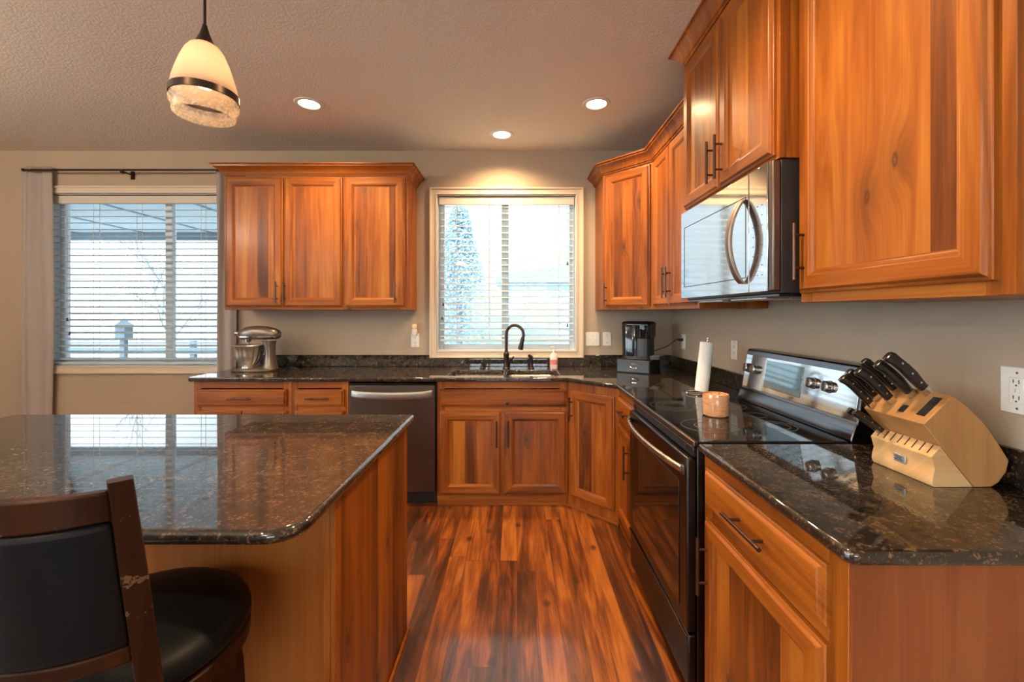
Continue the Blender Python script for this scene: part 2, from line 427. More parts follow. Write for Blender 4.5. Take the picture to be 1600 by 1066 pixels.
def window(n, axis, at, sgn, h, mull, casing=True, cw=.062):
    """a window in hole h of the wall at axis=at; sgn: direction pointing outdoors"""
    a0, a1, z0, z1 = h
    def B(bm, p0, p1, d0, d1, q0, q1, mi=0):
        lo, hi = sorted((at+sgn*d0, at+sgn*d1))
        if axis == 'y': box(bm, p0, p1, lo, hi, q0, q1, mi)
        else: box(bm, lo, hi, p0, p1, q0, q1, mi)
    bm = NB(); f = .045; D0, D1 = .085, .135
    B(bm, a0, a0+f, D0, D1, z0, z1); B(bm, a1-f, a1, D0, D1, z0, z1)
    B(bm, a0+f, a1-f, D0, D1, z0, z0+f); B(bm, a0+f, a1-f, D0, D1, z1-f, z1)
    for m in mull: B(bm, m-.03, m+.03, D0-.008, D1-.008, z0+f, z1-f)
    fr = struct('window_%d' % n, bm, M['vinyl'], bevel=.004)
    bm = NB()
    edges = [a0+f]+[q for m in mull for q in (m-.03, m+.03)]+[a1-f]
    for i in range(0, len(edges), 2): B(bm, edges[i], edges[i+1], .108, .112, z0+f, z1-f)
    g = obj('window_glass', bm, M['glass'], fr); 
    if casing:
        bm = NB(); e = .0
        for (w0, w1, d) in ((0, cw, -.016), (cw-.016, cw, -.026), (0, .012, -.022)):
            # mitred frame drawn as four bars for each step of the moulding
            B(bm, a0-w1, a0-w0, 0, d, z0-w1, z1+w1); B(bm, a1+w0, a1+w1, 0, d, z0-w1, z1+w1)
            B(bm, a0-w0, a1+w0, 0, d, z1+w0, z1+w1); B(bm, a0-w0, a1+w0, 0, d, z0-w1, z0-w0)
        obj('window_casing', bm, M['trim'], fr, bevel=.003)
        bm = NB(); q = .006
        B(bm, a0, a0+q, 0, D0, z0+q, z1-q); B(bm, a1-q, a1, 0, D0, z0+q, z1-q)
        B(bm, a0, a1, 0, D0, z0, z0+q); B(bm, a0, a1, 0, D0, z1-q, z1)
        obj('window_jamb', bm, M['vinyl'], fr)
    return fr
window(1, 'y', YW, 1, WL, [-3.03])
window(2, 'y', YW, 1, WS, [-.105])
window(3, 'y', YR, -1, WR[0], [-.76, -.22, .31], cw=.08)
window(4, 'x', XL, -1, WD, [-2.2, -.9], cw=.08)

def blind(label, x0, x1, z0, z1, zr, sp, tilt, tassels, ladders):
    t = empty('window_blind', ((x0+x1)/2, YW+.04, z0)); tag(t, label, 'blind', 'horizontal window blinds')
    ox, oy, oz = t.location
    def L(x, y, z): return (x-ox, y-oy, z-oz)
    bm = NB(); y = YW+.04; n = int((z1-.075-zr-.02)/sp)
    for k in range(n+1):
        zc = zr+.035+k*sp; dx = .025
        for sgn in (1,):
            c, s_ = math.cos(R(tilt))*dx, math.sin(R(tilt))*dx
            pts = [(-c, -s_), (0, .0025), (c, s_)]
            V = []
            for X in (x0+.012, x1-.012):
                for th in (0, .004):
                    V.append([bm.verts.new(L(X, y+p[0], zc+p[1]+th)) for p in pts])
            a, b, c2, d = V
            for i in (0, 1):
                bm.faces.new((a[i], c2[i], c2[i+1], a[i+1])); bm.faces.new((b[i], b[i+1], d[i+1], d[i]))
            bm.faces.new((a[0], b[0], d[0], c2[0])); bm.faces.new((a[2], c2[2], d[2], b[2]))
            bm.faces.new((a[0], a[1], b[1], b[0])); bm.faces.new((a[1], a[2], b[2], b[1]))
            bm.faces.new((c2[0], d[0], d[1], c2[1])); bm.faces.new((c2[1], d[1], d[2], c2[2]))
    obj('slats', bm, M['slat'], t)
    obj('bottom_rail', box(NB(), x0+.01-ox, x1-.01-ox, -.026, .026, zr-.012-oz, zr+.008-oz), M['slat'], t, bevel=.003)
    obj('valance', box(NB(), x0+.008-ox, x1-.008-ox, -.036, -.024, z1-.075-oz, z1-.008-oz), M['valance'], t, bevel=.004)
    obj('head_rail', box(NB(), x0+.012-ox, x1-.012-ox, -.022, .028, z1-.06-oz, z1-.01-oz), M['slat'], t)
    bm = NB()
    for lx in ladders:
        for dy in (-.027, .027): box(bm, lx-ox-.0016, lx-ox+.0016, dy-.0008, dy+.0008, zr-oz, z1-.06-oz)
    obj('ladder_cord', bm, M['valance'], t)
    for (tx, tz) in tassels:
        c = obj('pull_cord', box(NB(), tx-ox-.001, tx-ox+.001, -.034, -.032, tz-oz, z1-.07-oz), M['valance'], t)
        obj('tassel', lathe(NB(), [(0, .03), (.004, .028), (.006, .01), (.009, 0), (0, -.001)], (tx-ox, -.033, tz-oz), 10), M['bronze'], c)
    return t
blind('white horizontal blind in the left window between the grey curtains', WL[0]+.006, WL[1]-.006, WL[2]+.006, WL[3]-.006, .94, .0555, 16,
      [(-3.84, 1.30), (-3.82, 1.18)], [-3.62, -3.25, -2.7])
blind('white horizontal blind in the window over the sink', WS[0]+.006, WS[1]-.006, WS[2]+.006, WS[3]-.006, 1.135, .0555, 16,
      [(-.63, 1.43), (-.64, 1.31), (.43, 1.78), (.43, 1.25)], [-.52, -.24, .06, .36])

# curtains and rod
rod = empty('curtain_rod', (-3.25, 3.575, 2.553)); tag(rod, 'thin dark bronze curtain rod above the left window', 'curtain rod')
obj('rod', cyl(NB(), (-.82, 0, 0), (.92, 0, 0), .0085), M['bronze'], rod)
obj('finial', lathe(NB(), [(0, -.014), (.012, -.01), (.017, 0), (.012, .01), (0, .014)], (-.835, 0, 0), 14), M['bronze'], rod)
bm = cyl(NB(), (-.02, 0, -.012), (-.02, .10, -.012), .006); box(bm, -.035, -.005, .095, .104, -.05, .02); box(bm, -.028, -.012, -.012, .012, -.03, .0)
obj('bracket', bm, M['bronze'], rod)
def curtain(label, x0, x1, folds, phase, z0=.02, z1=2.60, y=3.627, amp=.018):
    bm = NB(); n = folds*14; rows = 24; rings = []
    for j in range(rows+1):
        tz = j/rows; z = z1+(z0-z1)*tz; r = []
        sp = 1+.10*math.sin(tz*3.0+phase)
        for i in range(n+1):
            u = i/n
            yy = y+amp*(.85+.25*math.sin(tz*2+i*.2))*math.sin(u*folds*2*PI+phase+.25*math.sin(tz*4+u*3))
            xx = (x0+x1)/2+(u-.5)*(x1-x0)*sp+.008*math.sin(tz*6+u*5)
            r.append((xx, yy, z))
        rings.append(r)
    loft(bm, rings, cap=False, closed=False)
    o = obj('curtain', bm, M['curtain'], ang=80, solid=.002)
    tag(o, label, 'curtain', 'grey grommet curtains')
    return o
curtain('grey grommet curtain at the far left end of the rod, bright with daylight', -4.16, -3.91, 2, .6)
curtain('grey grommet curtain hanging tight against the left upper cabinets', -2.53, -2.37, 2, 2.0)

# ------------------------------------------------------------------ cabinets
def front(bm, w, h, prof, grainmats, x=0, z=0, y=0):
    """rectangular front built from nested rings, prof = [(inset, proud)], y negative is towards the room"""
    P = []
    for ins, d in prof:
        P.append([bm.verts.new(q) for q in ((x+ins, y-d, z+ins), (x+w-ins, y-d, z+ins), (x+w-ins, y-d, z+h-ins), (x+ins, y-d, z+h-ins))])
    bm.faces.new(P[0][::-1]).material_index = grainmats[0]
    for a, b in zip(P, P[1:]):
        for i in range(4):
            j = (i+1) % 4
            bm.faces.new((a[i], a[j], b[j], b[i])).material_index = grainmats[1] if i in (0, 2) else grainmats[0]
    bm.faces.new(P[-1]).material_index = grainmats[2]
    return bm
DOORP = [(0, 0), (0, .010), (.003, .013), (.008, .014), (.011, .019), (.015, .022), (.054, .022), (.057, .019), (.061, .018), (.066, .012), (.072, .009), (.074, .009)]
DRAWP = [(0, 0), (0, .010), (.003, .013), (.009, .014), (.013, .019), (.018, .022), (.020, .022)]
def bar_pull(parent, c, horiz, L=.165):
    bm = NB(); x, y, z = c; o = .032; h = L/2; g = L*.29
    if horiz:
        cyl(bm, (x-h, y-o, z), (x+h, y-o, z), .0058, 12)
        for s in (-g, g): cyl(bm, (x+s, y, z), (x+s, y-o, z), .0045, 10)
    else:
        cyl(bm, (x, y-o, z-h), (x, y-o, z+h), .0058, 12)
        for s in (-g, g): cyl(bm, (x, y, z+s), (x, y-o, z+s), .0045, 10)
    return obj('bar_pull', bm, M['pull'], parent)
def add_door(t, x0, x1, z0, z1, hx=None, hz=None, y=0, L=.165, name='door', panel='wp'):
    d = obj(name, front(NB(), x1-x0, z1-z0, DOORP, (0, 1, 2), x0, z0, y), [M['wv'], M['wh'], M[panel]], t)
    if hx is not None: bar_pull(d, (hx, y-.022, hz), False, L)
    return d
def add_drawer(t, x0, x1, z0, z1, pull=True, L=.165, y=0, name='drawer', hx=None):
    d = obj(name, front(NB(), x1-x0, z1-z0, DRAWP, (0, 0, 0), x0, z0, y), [M['whk']], t)
    if pull: bar_pull(d, ((x0+x1)/2 if hx is None else hx, y-.022, (z0+z1)/2), True, L)
    return d
def carcass(t, w, dep, z0, z1, base=True, stiles=(), rails=(), endmat=None):
    """open box of panels with a face frame whose front lies at y=0"""
    bm = NB(); p = .018
    box(bm, 0, p, .019, dep, z0, z1, 2); box(bm, w-p, w, .019, dep, z0, z1, 2)
    box(bm, p, w-p, dep-.008, dep, z0, z1); box(bm, p, w-p, .019, dep-.008, z0+(.085 if base else 0), z0+(.103 if base else .018), 1)
    if not base: box(bm, p, w-p, .019, dep-.008, z1-.018, z1, 1)
    s = min(.055, w*.12); zz0 = z0+(.072 if base else 0)
    box(bm, 0, s, 0, .019, zz0, z1); box(bm, w-s, w, 0, .019, zz0, z1)
    box(bm, s, w-s, 0, .019, z1-.05, z1, 1); box(bm, s, w-s, 0, .019, zz0, zz0+.035, 1)
    for q in rails: box(bm, s, w-s, 0, .019, q-.02, q+.02, 1)
    for q in stiles: box(bm, q-.019, q+.019, 0, .019, zz0+.035, (min(rails)-.02 if rails else z1-.05))
    o = obj('cabinet_body', bm, [M['wv'], M['wh'], endmat or M['wv']], t, bevel=.0012, seg=1)
    if base:
        b2 = box(NB(), 0, w, .010, .026, 0, .072); box(b2, 0, w, .002, .010, 0, .018)
        obj('toe_kick', b2, M['wh'], t, bevel=.002)
    return o
ZB = .885
FY, FX = 3.07, .655
def base_cab(name, label, loc, rz, w, dep, endmat=None, **k):
    t = empty(name, loc, rz); tag(t, label, 'cabinet', 'knotty alder base cabinets'); carcass(t, w, dep, 0, ZB, True, endmat=endmat, **k); return t
G = .001
# left of the dishwasher
t = base_cab('base_cabinet', 'wide alder base cabinet under the stand mixer, leftmost of the back run', (-2.297, FY, 0), 0, .692-G, .60, rails=(.69,))
add_drawer(t, .03, .665, .705, .828); add_door(t, .03, .343, .085, .675, .31, .56); add_door(t, .350, .665, .085, .675, .385, .56)
t = base_cab('base_cabinet', 'narrow alder base cabinet with one small drawer, left of the dishwasher', (-1.605, FY, 0), 0, .409-G, .60, rails=(.69,))
add_drawer(t, .03, .38, .705, .828); add_door(t, .03, .38, .085, .675, .34, .56)
# sink base
t = base_cab('sink_cabinet', 'double door alder cabinet under the sink with a false drawer front', (-.5685, FY, 0), 0, .9285-G, .60, rails=(.69,), stiles=(.463,))
d = add_drawer(t, .022, .918, .705, .828, pull=False, name='false_drawer_front')
obj('knob', lathe(NB(), [(0, 0), (.006, 0), (.005, .012), (.013, .018), (.012, .026), (0, .03)], (0, 0, 0), 14), M['bronze'], d, loc=(.50, -.022, .735), rot=(R(90), 0, 0))
add_door(t, .022, .455, .085, .675, .425, .52, L=.185); add_door(t, .475, .918, .085, .675, .505, .52, L=.185)
# diagonal corner base
def local_poly(pts, loc, rz):
    c, s = math.cos(-rz), math.sin(-rz)
    return [((x-loc[0])*c-(y-loc[1])*s, (x-loc[0])*s+(y-loc[1])*c) for x, y in pts]
t = empty('corner_cabinet', (.36, 3.07, 0), R(-45)); tag(t, 'diagonal alder corner base cabinet between the sink cabinet and the range', 'cabinet', 'knotty alder base cabinets')
pl = local_poly([(.36+G, 3.07), (.655, 2.775+G), (1.315, 2.775+G), (1.315, 3.675), (.36+G, 3.675)], t.location, R(-45))
obj('cabinet_body', prism(NB(), pl, 'z', .0, ZB), [M['wv']], t, bevel=.0012, seg=1)
add_door(t, .032, .388, .085, .828, .055, .70)
obj('toe_kick', box(NB(), .0, .417, -.008, 0, 0, .018), M['wh'], t, bevel=.002)
# between corner and range
t = base_cab('base_cabinet', 'slim alder base cabinet squeezed between the corner cabinet and the range', (FX, 2.775, 0), R(-90), .475, .64, rails=(.69,))
add_drawer(t, .025, .445, .705, .845, L=.165); add_door(t, .025, .445, .085, .675, .335, .52, L=.19)
# right foreground
t = base_cab('base_cabinet', 'large alder base cabinet in the right foreground, under the knife block', (FX, 1.508, 0), R(-90), 1.508-.8535, .64, endmat=M['end'], rails=(.695,))
add_drawer(t, .035, .608, .715, .845, L=.20, hx=.335); add_door(t, .035, .608, .085, .675, .068, .525, L=.19)
obj('end_panel', box(NB(), 1.508-.8535+.0005, 1.508-.8535+.006, .002, .64, 0, ZB), M['end'], t)

# upper cabinets
UZ = 1.393
def upper(label, loc, rz, w, dep, z1, z0=UZ, stiles=()):
    t = empty('wall_cabinet', (loc[0], loc[1], z0), rz); tag(t, label, 'cabinet', 'knotty alder wall cabinets')
    carcass(t, w, dep, 0, z1-z0, False, stiles=stiles)
    return t
UT = 2.43
t = upper('double door alder wall cabinet beside the curtain, above the mixer', (-2.27, 3.35, 0), 0, .928, .328, UT, stiles=(.464,))
add_door(t, .018, .459, .022, UT-UZ-.012, .425, .135); add_door(t, .470, .918, .022, UT-UZ-.012, .485, .135)
t = upper('single door alder wall cabinet left of the sink window', (-1.341, 3.35, 0), 0, .4874, .328, UT)
add_door(t, .010, .473, .022, UT-UZ-.012, .405, .135)
# diagonal corner upper
ux0, ux1, uy1 = .665, .955, 3.03
t = empty('corner_wall_cabinet', (ux0, 3.35, UZ), math.atan2(uy1-3.35, ux1-ux0)); rz = t.rotation_euler.z
tag(t, 'diagonal alder corner wall cabinet above the coffee maker', 'cabinet', 'knotty alder wall cabinets')
pl = local_poly([(ux0, 3.35), (ux1, uy1+G), (1.315, uy1+G), (1.315, 3.675), (ux0, 3.675)], (ux0, 3.35), rz)
obj('cabinet_body', prism(NB(), pl, 'z', 0, UT-UZ), [M['wv']], t, bevel=.0012, seg=1)
wd = math.hypot(ux1-ux0, uy1-3.35)
add_door(t, .03, wd-.02, .022, UT-UZ-.012, .048, .12)
# between corner and microwave
MF, MN = 2.262, 1.452          # far and near end of the microwave unit
t = upper('double door alder wall cabinet between the corner cabinet and the microwave', (ux1, uy1, 0), R(-90), uy1-MF-G, 1.315-ux1, UT, stiles=(.37,))
add_door(t, .045, .365, .022, UT-UZ-.012, .335, .165, L=.19); add_door(t, .372, .735, .022, UT-UZ-.012, .402, .165, L=.19)
# tall bridge cabinet over the microwave
MX = .862
t = empty('wall_cabinet', (MX+.022, MF, 1.893), R(-90)); tag(t, 'tall alder wall cabinet directly above the microwave, reaching the ceiling', 'cabinet', 'knotty alder wall cabinets')
mw = MF-MN
carcass(t, mw-G, 1.315-MX-.022, 0, 2.665-1.893, False, stiles=(mw/2,))
add_door(t, .012, mw/2-.004, .014, .755, mw/2-.038, .135, L=.185); add_door(t, mw/2+.004, mw-.018, .014, .755, mw/2+.038, .135, L=.185)
# right foreground upper
t = upper('large alder wall cabinet in the right foreground with two knots in its door', (.955, MN, 0), R(-90), MN-.825, 1.315-.955, 2.48, z0=1.405)
add_door(t, .010, .596, .030, 1.06, .046, .165, L=.185, panel='wpk')

# crowns: profile (outset, height)
CP = [(0, 0), (.006, 0), (.010, .010), (.016, .012), (.020, .026), (.034, .044), (.052, .056), (.058, .060), (.060, .070), (.070, .072), (.070, .082), (0, .082)]
def crown(name, label, path, outs, z, sc=1.0, parent=None):
    """path: plan points along the cabinet face, outs: outward vector (already mitred) at each point"""
    bm = NB(); rings = []
    for (x, y), (ox, oy) in zip(path, outs):
        rings.append([(x+ox*o*sc, y+oy*o*sc, z+h*sc) for o, h in CP])
    loft(bm, rings, True)
    o = obj(name, bm, M['wh'], ang=25); tag(o, label, 'crown moulding', 'alder crown mouldings'); return o
crown('crown_moulding', 'alder crown moulding on the left upper cabinets', [(-2.27, 3.676), (-2.27, 3.348), (-.8536, 3.348), (-.8536, 3.676)],
      [(-1, 0), (-1, -1), (1, -1), (1, 0)], UT+.002)
a = math.tan(R(22.5))
crown('crown_moulding', 'alder crown moulding stepping round the right corner upper cabinets', [(ux0, 3.676), (ux0, 3.348), (ux1-.001, uy1-.001), (ux1-.001, MF+.004)],
      [(-1, 0), (-1, -a), (-1, -a), (-1, 0)], UT+.002)
crown('crown_moulding', 'alder crown moulding at the ceiling above the microwave cabinet', [(1.0, MF+.0), (MX+.022, MF+.0), (MX+.022, MN+.003), (1.0, MN+.003)],
      [(0, 1), (-1, 1), (-1, -1), (0, -1)], 2.666, 1.0)

# ------------------------------------------------------------------ countertops
def slab(name, label, poly, z0=.885, th=.03, holes=(), bev=.012, cat='countertop'):
    cu = bpy.data.curves.new(name, 'CURVE'); cu.dimensions = '2D'; cu.fill_mode = 'BOTH'
    def A(p):
        s = cu.splines.new('POLY'); s.points.add(len(p)-1)
        for i, q in enumerate(p): s.points[i].co = (q[0], q[1], 0, 1)
        s.use_cyclic_u = True
    A(poly)
    for h in holes: A(h)
    cu.extrude = th/2-bev; cu.bevel_depth = bev; cu.bevel_resolution = 4; cu.offset = -bev
    tmp = bpy.data.objects.new(name, cu); C.objects.link(tmp)
    dg = bpy.context.evaluated_depsgraph_get(); dg.update()
    me = bpy.data.meshes.new_from_object(tmp.evaluated_get(dg)); bpy.data.objects.remove(tmp)
    me.materials.clear(); me.materials.append(M['granite'])
    me.polygons.foreach_set('use_smooth', [True]*len(me.polygons)); me.set_sharp_from_angle(angle=R(30))
    me.name = name
    o = bpy.data.objects.new(name, me); C.objects.link(o); o.location.z = z0+th/2
    return tag(o, label, cat)
def rrect(x0, x1, y0, y1, r, n=6):
    return arc((x1-r, y1-r), r, 0, 90, n)+arc((x0+r, y1-r), r, 90, 180, n)+arc((x0+r, y0+r), r, 180, 270, n)+arc((x1-r, y0+r), r, 270, 360, n)
W2 = .002
sink_hole = rrect(-.50, -.105, 3.125, 3.455, .05)[::-1]
sink_hole2 = rrect(-.075, .31, 3.125, 3.455, .05)[::-1]
slab('granite_countertop', 'dark granite worktop running under the sink window and into the corner',
     [(-2.325, 3.05), (-2.305, 3.03), (.345, 3.03), (.63, 2.745), (.63, 2.299), (XW-W2, 2.299), (XW-W2, YW-W2), (-2.325, YW-W2)], holes=[sink_hole, sink_hole2], bev=.009)
slab('granite_countertop', 'dark granite worktop in the right foreground under the knife block', arc((.655, .845), .025, 180, 270, 5)+[(XW-W2, .82), (XW-W2, 1.508), (.63, 1.508)], bev=.012)
bm = NB(); by = YW-.002
box(bm, -2.325, -.745, by-.02, by, .9155, 1.013); box(bm, -.745, .566, by-.02, by, .9155, .984); box(bm, .566, XW-.002, by-.02, by, .9155, 1.013)
box(bm, XW-.022, XW-.002, 2.30, by-.02, .9155, 1.013)
tag(obj('granite_backsplash', bm, M['granite'], bevel=.003), 'low dark granite backsplash strip behind the sink and coffee maker', 'backsplash')
tag(obj('granite_backsplash', bx(XW-.022, XW-.002, .822, 1.506, .9155, 1.013), M['granite'], bevel=.003), 'low dark granite backsplash strip behind the knife block', 'backsplash')

# ------------------------------------------------------------------ sink and taps
t = empty('kitchen_sink', (-.095, 3.29, .884)); tag(t, 'stainless undermount double bowl sink below the window', 'sink')
for nm, (x0, x1) in (('left', (-.50, -.105)), ('right', (-.075, .31))):
    bm = NB(); d = .007
    def rr(ins, z, r=.055): return [(p[0]+.095, p[1]-3.29, z) for p in rrect(x0-d+ins, x1+d-ins, 3.125-d+ins, 3.455+d-ins, r)]
    rings = [rr(0, 0), rr(0, -.15), rr(.012, -.175), rr(.03, -.18), rr(.12, -.184)]
    loft(bm, rings, cap=False); bm.faces.new([bm.verts.new(q) for q in rings[-1]])
    bmesh.ops.remove_doubles(bm, verts=bm.verts, dist=1e-5)
    b = obj('bowl', bm, M['steel'], t, solid=.002)
    cx = (x0+x1)/2+.095
    obj('drain', lathe(NB(), [(0, .002), (.03, .002), (.042, .004), (.044, 0)], (cx, 0, -.183), 20), M['chrome'], b)
def faucet():
    x, y = -.088, 3.52
    t = empty('kitchen_faucet', (x, y, .9155)); tag(t, 'tall dark bronze gooseneck faucet behind the sink', 'faucet')
    obj('base', lathe(NB(), [(0, 0), (.030, 0), (.030, .006), (.024, .012), (.021, .03), (.021, .10), (.0235, .105), (.0235, .125), (.015, .135), (.013, .15), (0, .15)], n=24), M['bronze'], t)
    pts = [(0, 0, .14), (0, 0, .28)]; r = .074; dx, dy = .94, -.34
    for i in range(1, 13):
        a = PI-PI*1.12*i/12; q = r+r*math.cos(a); pts.append((dx*q, dy*q, .28+r*math.sin(a)))
    neck = obj('gooseneck', tube(NB(), pts, .0125, 14), M['bronze'], t)
    e = Vector(pts[-1]); d = (e-Vector(pts[-2])).normalized()
    obj('spray_head', tube(NB(), [e-d*.005, e+d*.01, e+d*.04, e+d*.075, e+d*.095], [.0135, .016, .017, .021, .021], 16), M['bronze'], t)
    obj('lever', tube(NB(), [(.02, 0, .07), (.045, -.005, .075), (.06, -.008, .10)], [.009, .007, .006], 10), M['bronze'], t)
faucet()
t = empty('side_sprayer', (.115, 3.52, .9155)); tag(t, 'short dark bronze side sprayer right of the faucet', 'sprayer')
obj('base', lathe(NB(), [(0, 0), (.024, 0), (.024, .006), (.016, .014), (.014, .045), (0, .045)], n=20), M['bronze'], t)
obj('spray_head', tube(NB(), [(0, 0, .045), (0, 0, .08), (0, -.004, .095), (-.02, -.02, .108)], [.011, .013, .016, .012], 14), M['bronze'], t)
t = empty('soap_dispenser', (-.285, 3.53, .9155)); tag(t, 'small dark soap pump set into the worktop left of the faucet', 'soap pump')
obj('base', lathe(NB(), [(0, 0), (.020, 0), (.020, .005), (.013, .012), (.012, .035), (0, .036)], n=20), M['bronze'], t)
obj('pump_head', tube(NB(), [(0, 0, .036), (0, 0, .055), (0, -.012, .058), (0, -.05, .052)], [.006, .008, .007, .005], 12), M['bronze'], t)
t = empty('soap_bottle', (.298, 3.515, .9155)); tag(t, 'clear hand soap bottle with pink label right of the sink', 'soap bottle')
def rrl(a, b, z): return ring((0, 0, z), (1, 0, 0), (0, 1, 0), a, b, 20, 3)
obj('bottle', loft(NB(), [rrl(.03, .019, 0), rrl(.032, .02, .004), rrl(.032, .02, .105), rrl(.024, .016, .122), rrl(.012, .012, .130), rrl(.012, .012, .136)]), plain('soap_bottle_white', (.72, .62, .58), .2), t)
obj('label', loft(NB(), [rrl(.0325, .0205, .035), rrl(.0325, .0205, .075)], cap=False), M['pink'], t)
obj('pump', tube(NB(), [(0, 0, .136), (0, 0, .148), (0, 0, .1485), (0, 0, .172), (-.004, 0, .176), (-.028, -.01, .174)], [.013, .013, .005, .005, .007, .005], 12), M['white'], t)

# ------------------------------------------------------------------ dishwasher
t = empty('dishwasher', (-1.195, 3.07, 0)); tag(t, 'slate grey dishwasher with a curved bar handle beside the sink cabinet', 'dishwasher')
w = .625
obj('tub', bx(.006, w-.006, .03, .58, .02, .868), M['blackmatte'], t)
obj('door', bx(.010, w-.010, -.022, .028, .105, .858), M['slate'], t, bevel=.004)
obj('control_strip', bx(.010, w-.010, -.018, .028, .8595, .872), M['blackgloss'], t, bevel=.002)
rings = []
for i in range(21):
    u = i/20; x = .03+u*(w-.06); bow = math.sin(u*PI)**.6
    rings.append(ring((x, -.024-.034*bow, .80-.012*bow), (0, 1, 0), (0, 0, 1), .009, .026, 12, 3))
obj('handle', loft(NB(), rings), brushed('dishwasher_handle_steel', (.36, .33, .30), .4), t)
obj('toe_kick', bx(.004, w-.004, .045, .06, 0, .10), M['blackmatte'], t)

# ------------------------------------------------------------------ range (local x: far -> near, -y: into the room)
RN, RF = 1.512, 2.295; rw = RF-RN
t = empty('electric_range', (.63, RF, 0), R(-90)); tag(t, 'dark slate electric range with black glass cooktop and rear control panel', 'range')
obj('range_body', bx(.003, rw-.003, .002, .66, .045, .900), M['slate_dk'], t, bevel=.003)
for fx in (.05, rw-.08):
    for fy in (.05, .58): obj('foot', bx(fx, fx+.03, fy, fy+.03, 0, .045), M['blackmatte'], t)
ct = obj('cooktop', bx(0, rw, -.004, .53, .9005, .9195), M['blackgloss'], t, bevel=.004, seg=3)
obj('cooktop_trim', bx(0, rw, -.012, -.004, .897, .9185), M['slate'], t, bevel=.003)
for (cx, cy, rads) in ((.20, .135, (.055, .088, .115)), (.575, .135, (.055, .105)), (.20, .40, (.05, .075)), (.575, .40, (.05, .075)), (.39, .42, (.045,))):
    bm = NB()
    for r in rads: lathe(bm, [(r-.0013, 0), (r-.0013, .0004), (r+.0013, .0004), (r+.0013, 0)], (cx, cy, .9196), 48)
    obj('burner_mark', bm, M['ringgrey'], ct)
# vent strip under the cooktop
vs = obj('vent_strip', bx(.006, rw-.006, -.012, .002, .862, .896), M['slate_dk'], t, bevel=.003)
# oven door
dr = obj('oven_door', bx(.006, rw-.006, -.034, .0, .245, .858), M['slate_dk'], t, bevel=.006)
gl = obj('door_window', bx(.075, rw-.075, -.0365, -.0335, .30, .755), M['ovenglass'], dr, bevel=.001)
bm = NB()
for k in range(22):
    x = .06+k*(rw-.12)/22; box(bm, x, x+.022, -.013, -.0118, .872, .888)
obj('vent_slots', bm, M['hole'], vs)
rings = []; pts = []
for i in range(33):
    u = i/32; x = .028+u*(rw-.056); bow = math.sin(u*PI)**.75
    pts.append((x, -.040-.050*bow, .812+.010*bow)); rings.append(ring(pts[-1], (0, 1, .35), (0, -.35, 1), .0095, .0135, 14, 2.6))
hd = obj('door_handle', loft(NB(), rings), M['handle'], dr)
for x in (.028, rw-.028): obj('handle_mount', bx(x-.014, x+.014, -.046, -.0335, .795, .828), M['slate'], hd, bevel=.003)
obj('storage_drawer', bx(.006, rw-.006, -.030, .0, .05, .236), M['slate_dk'], t, bevel=.006)
obj('drawer_ledge', bx(.006, rw-.006, -.037, -.0295, .222, .236), M['slate_dk'], t, bevel=.003)
# backguard
P = [(.540, .905), (.540, .925), (.555, .972), (.560, .977), (.562, .980), (.591, 1.165), (.597, 1.178), (.608, 1.182), (.66, 1.182), (.66, .905)]
bgp = empty('x', (0, 0, 0)); bpy.data.objects.remove(bgp)
bm = prism(NB(), P, 'x', 0, rw); bk = obj('backguard', bm, brushed('backguard_black_steel', (.11, .11, .12), .16), t, bevel=.004)
def onface(u, v):  # a point on the sloped panel, v from 0 (bottom) to 1
    return (u, .562+(.591-.562)*v, .980+.185*v)
nrm = Vector((0, -.185, .029)).normalized()
def quadpanel(u0, u1, v0, v1, th):
    bm = NB(); q = [Vector(onface(u, v)) for u, v in ((u0, v0), (u1, v0), (u1, v1), (u0, v1))]
    A = [bm.verts.new(p-nrm*.001) for p in q]; B = [bm.verts.new(p+nrm*th) for p in q]
    bm.faces.new(A[::-1]); bm.faces.new(B)
    for i in range(4): bm.faces.new((A[i], A[(i+1) % 4], B[(i+1) % 4], B[i]))
    return bm
obj('control_panel', quadpanel(.012, rw-.012, .03, .93, .003), M['mwface'], bk, bevel=.001)
obj('clock_display', quadpanel(.20, .47, .16, .86, .0045), plain('display_glass', (.20, .27, .30), .06, .8), bk, bevel=.001)
for u in (.045, .115, .535, .625):
    p = Vector(onface(u, .56)); q = p+nrm*.0035
    k = obj('control_knob', tube(NB(), [q, q+nrm*.004, q+nrm*.0045, q+nrm*.020, q+nrm*.022], [.025, .0245, .0215, .0205, .018], 24), M['handle'], bk)
    c = q+nrm*.027; bm = NB(); up = Vector((0, .13, 1)).normalized()
    loft(bm, [ring(c-nrm*.007, (1, 0, 0), up, .0055, .019, 10, 3), ring(c, (1, 0, 0), up, .0045, .018, 10, 3)])
    obj('knob_grip', bm, M['slate'], k)

# ------------------------------------------------------------------ microwave
MZ0, MZ1 = 1.425, 1.890
t = empty('microwave', (MX, MF, MZ0), R(-90)); tag(t, 'over the range microwave with mirror dark door and bowed handle', 'microwave')
H = MZ1-MZ0; seam = MF-1.600
obj('microwave_case', bx(.004, mw-.004, .028, 1.312-MX, .012, H), M['blackmatte'], t, bevel=.003)
d = obj('door', bx(.002, seam-.001, -.004, .027, .018, H-.003), M['mwface'], t, bevel=.003)
bm = NB(); f0, f1, g0, g1 = .045, seam-.02, .075, H-.085
for (a, b, c, e) in ((f0, f1, g0, g0+.003), (f0, f1, g1-.003, g1), (f0, f0+.003, g0, g1), (f1-.003, f1, g0, g1)): box(bm, a, b, -.0052, -.0035, c, e)
obj('window_outline', bm, M['hole'], d)
cp = obj('control_panel', bx(seam+.001, mw-.030, -.004, .027, .018, H-.003), M['mwface'], t, bevel=.003)
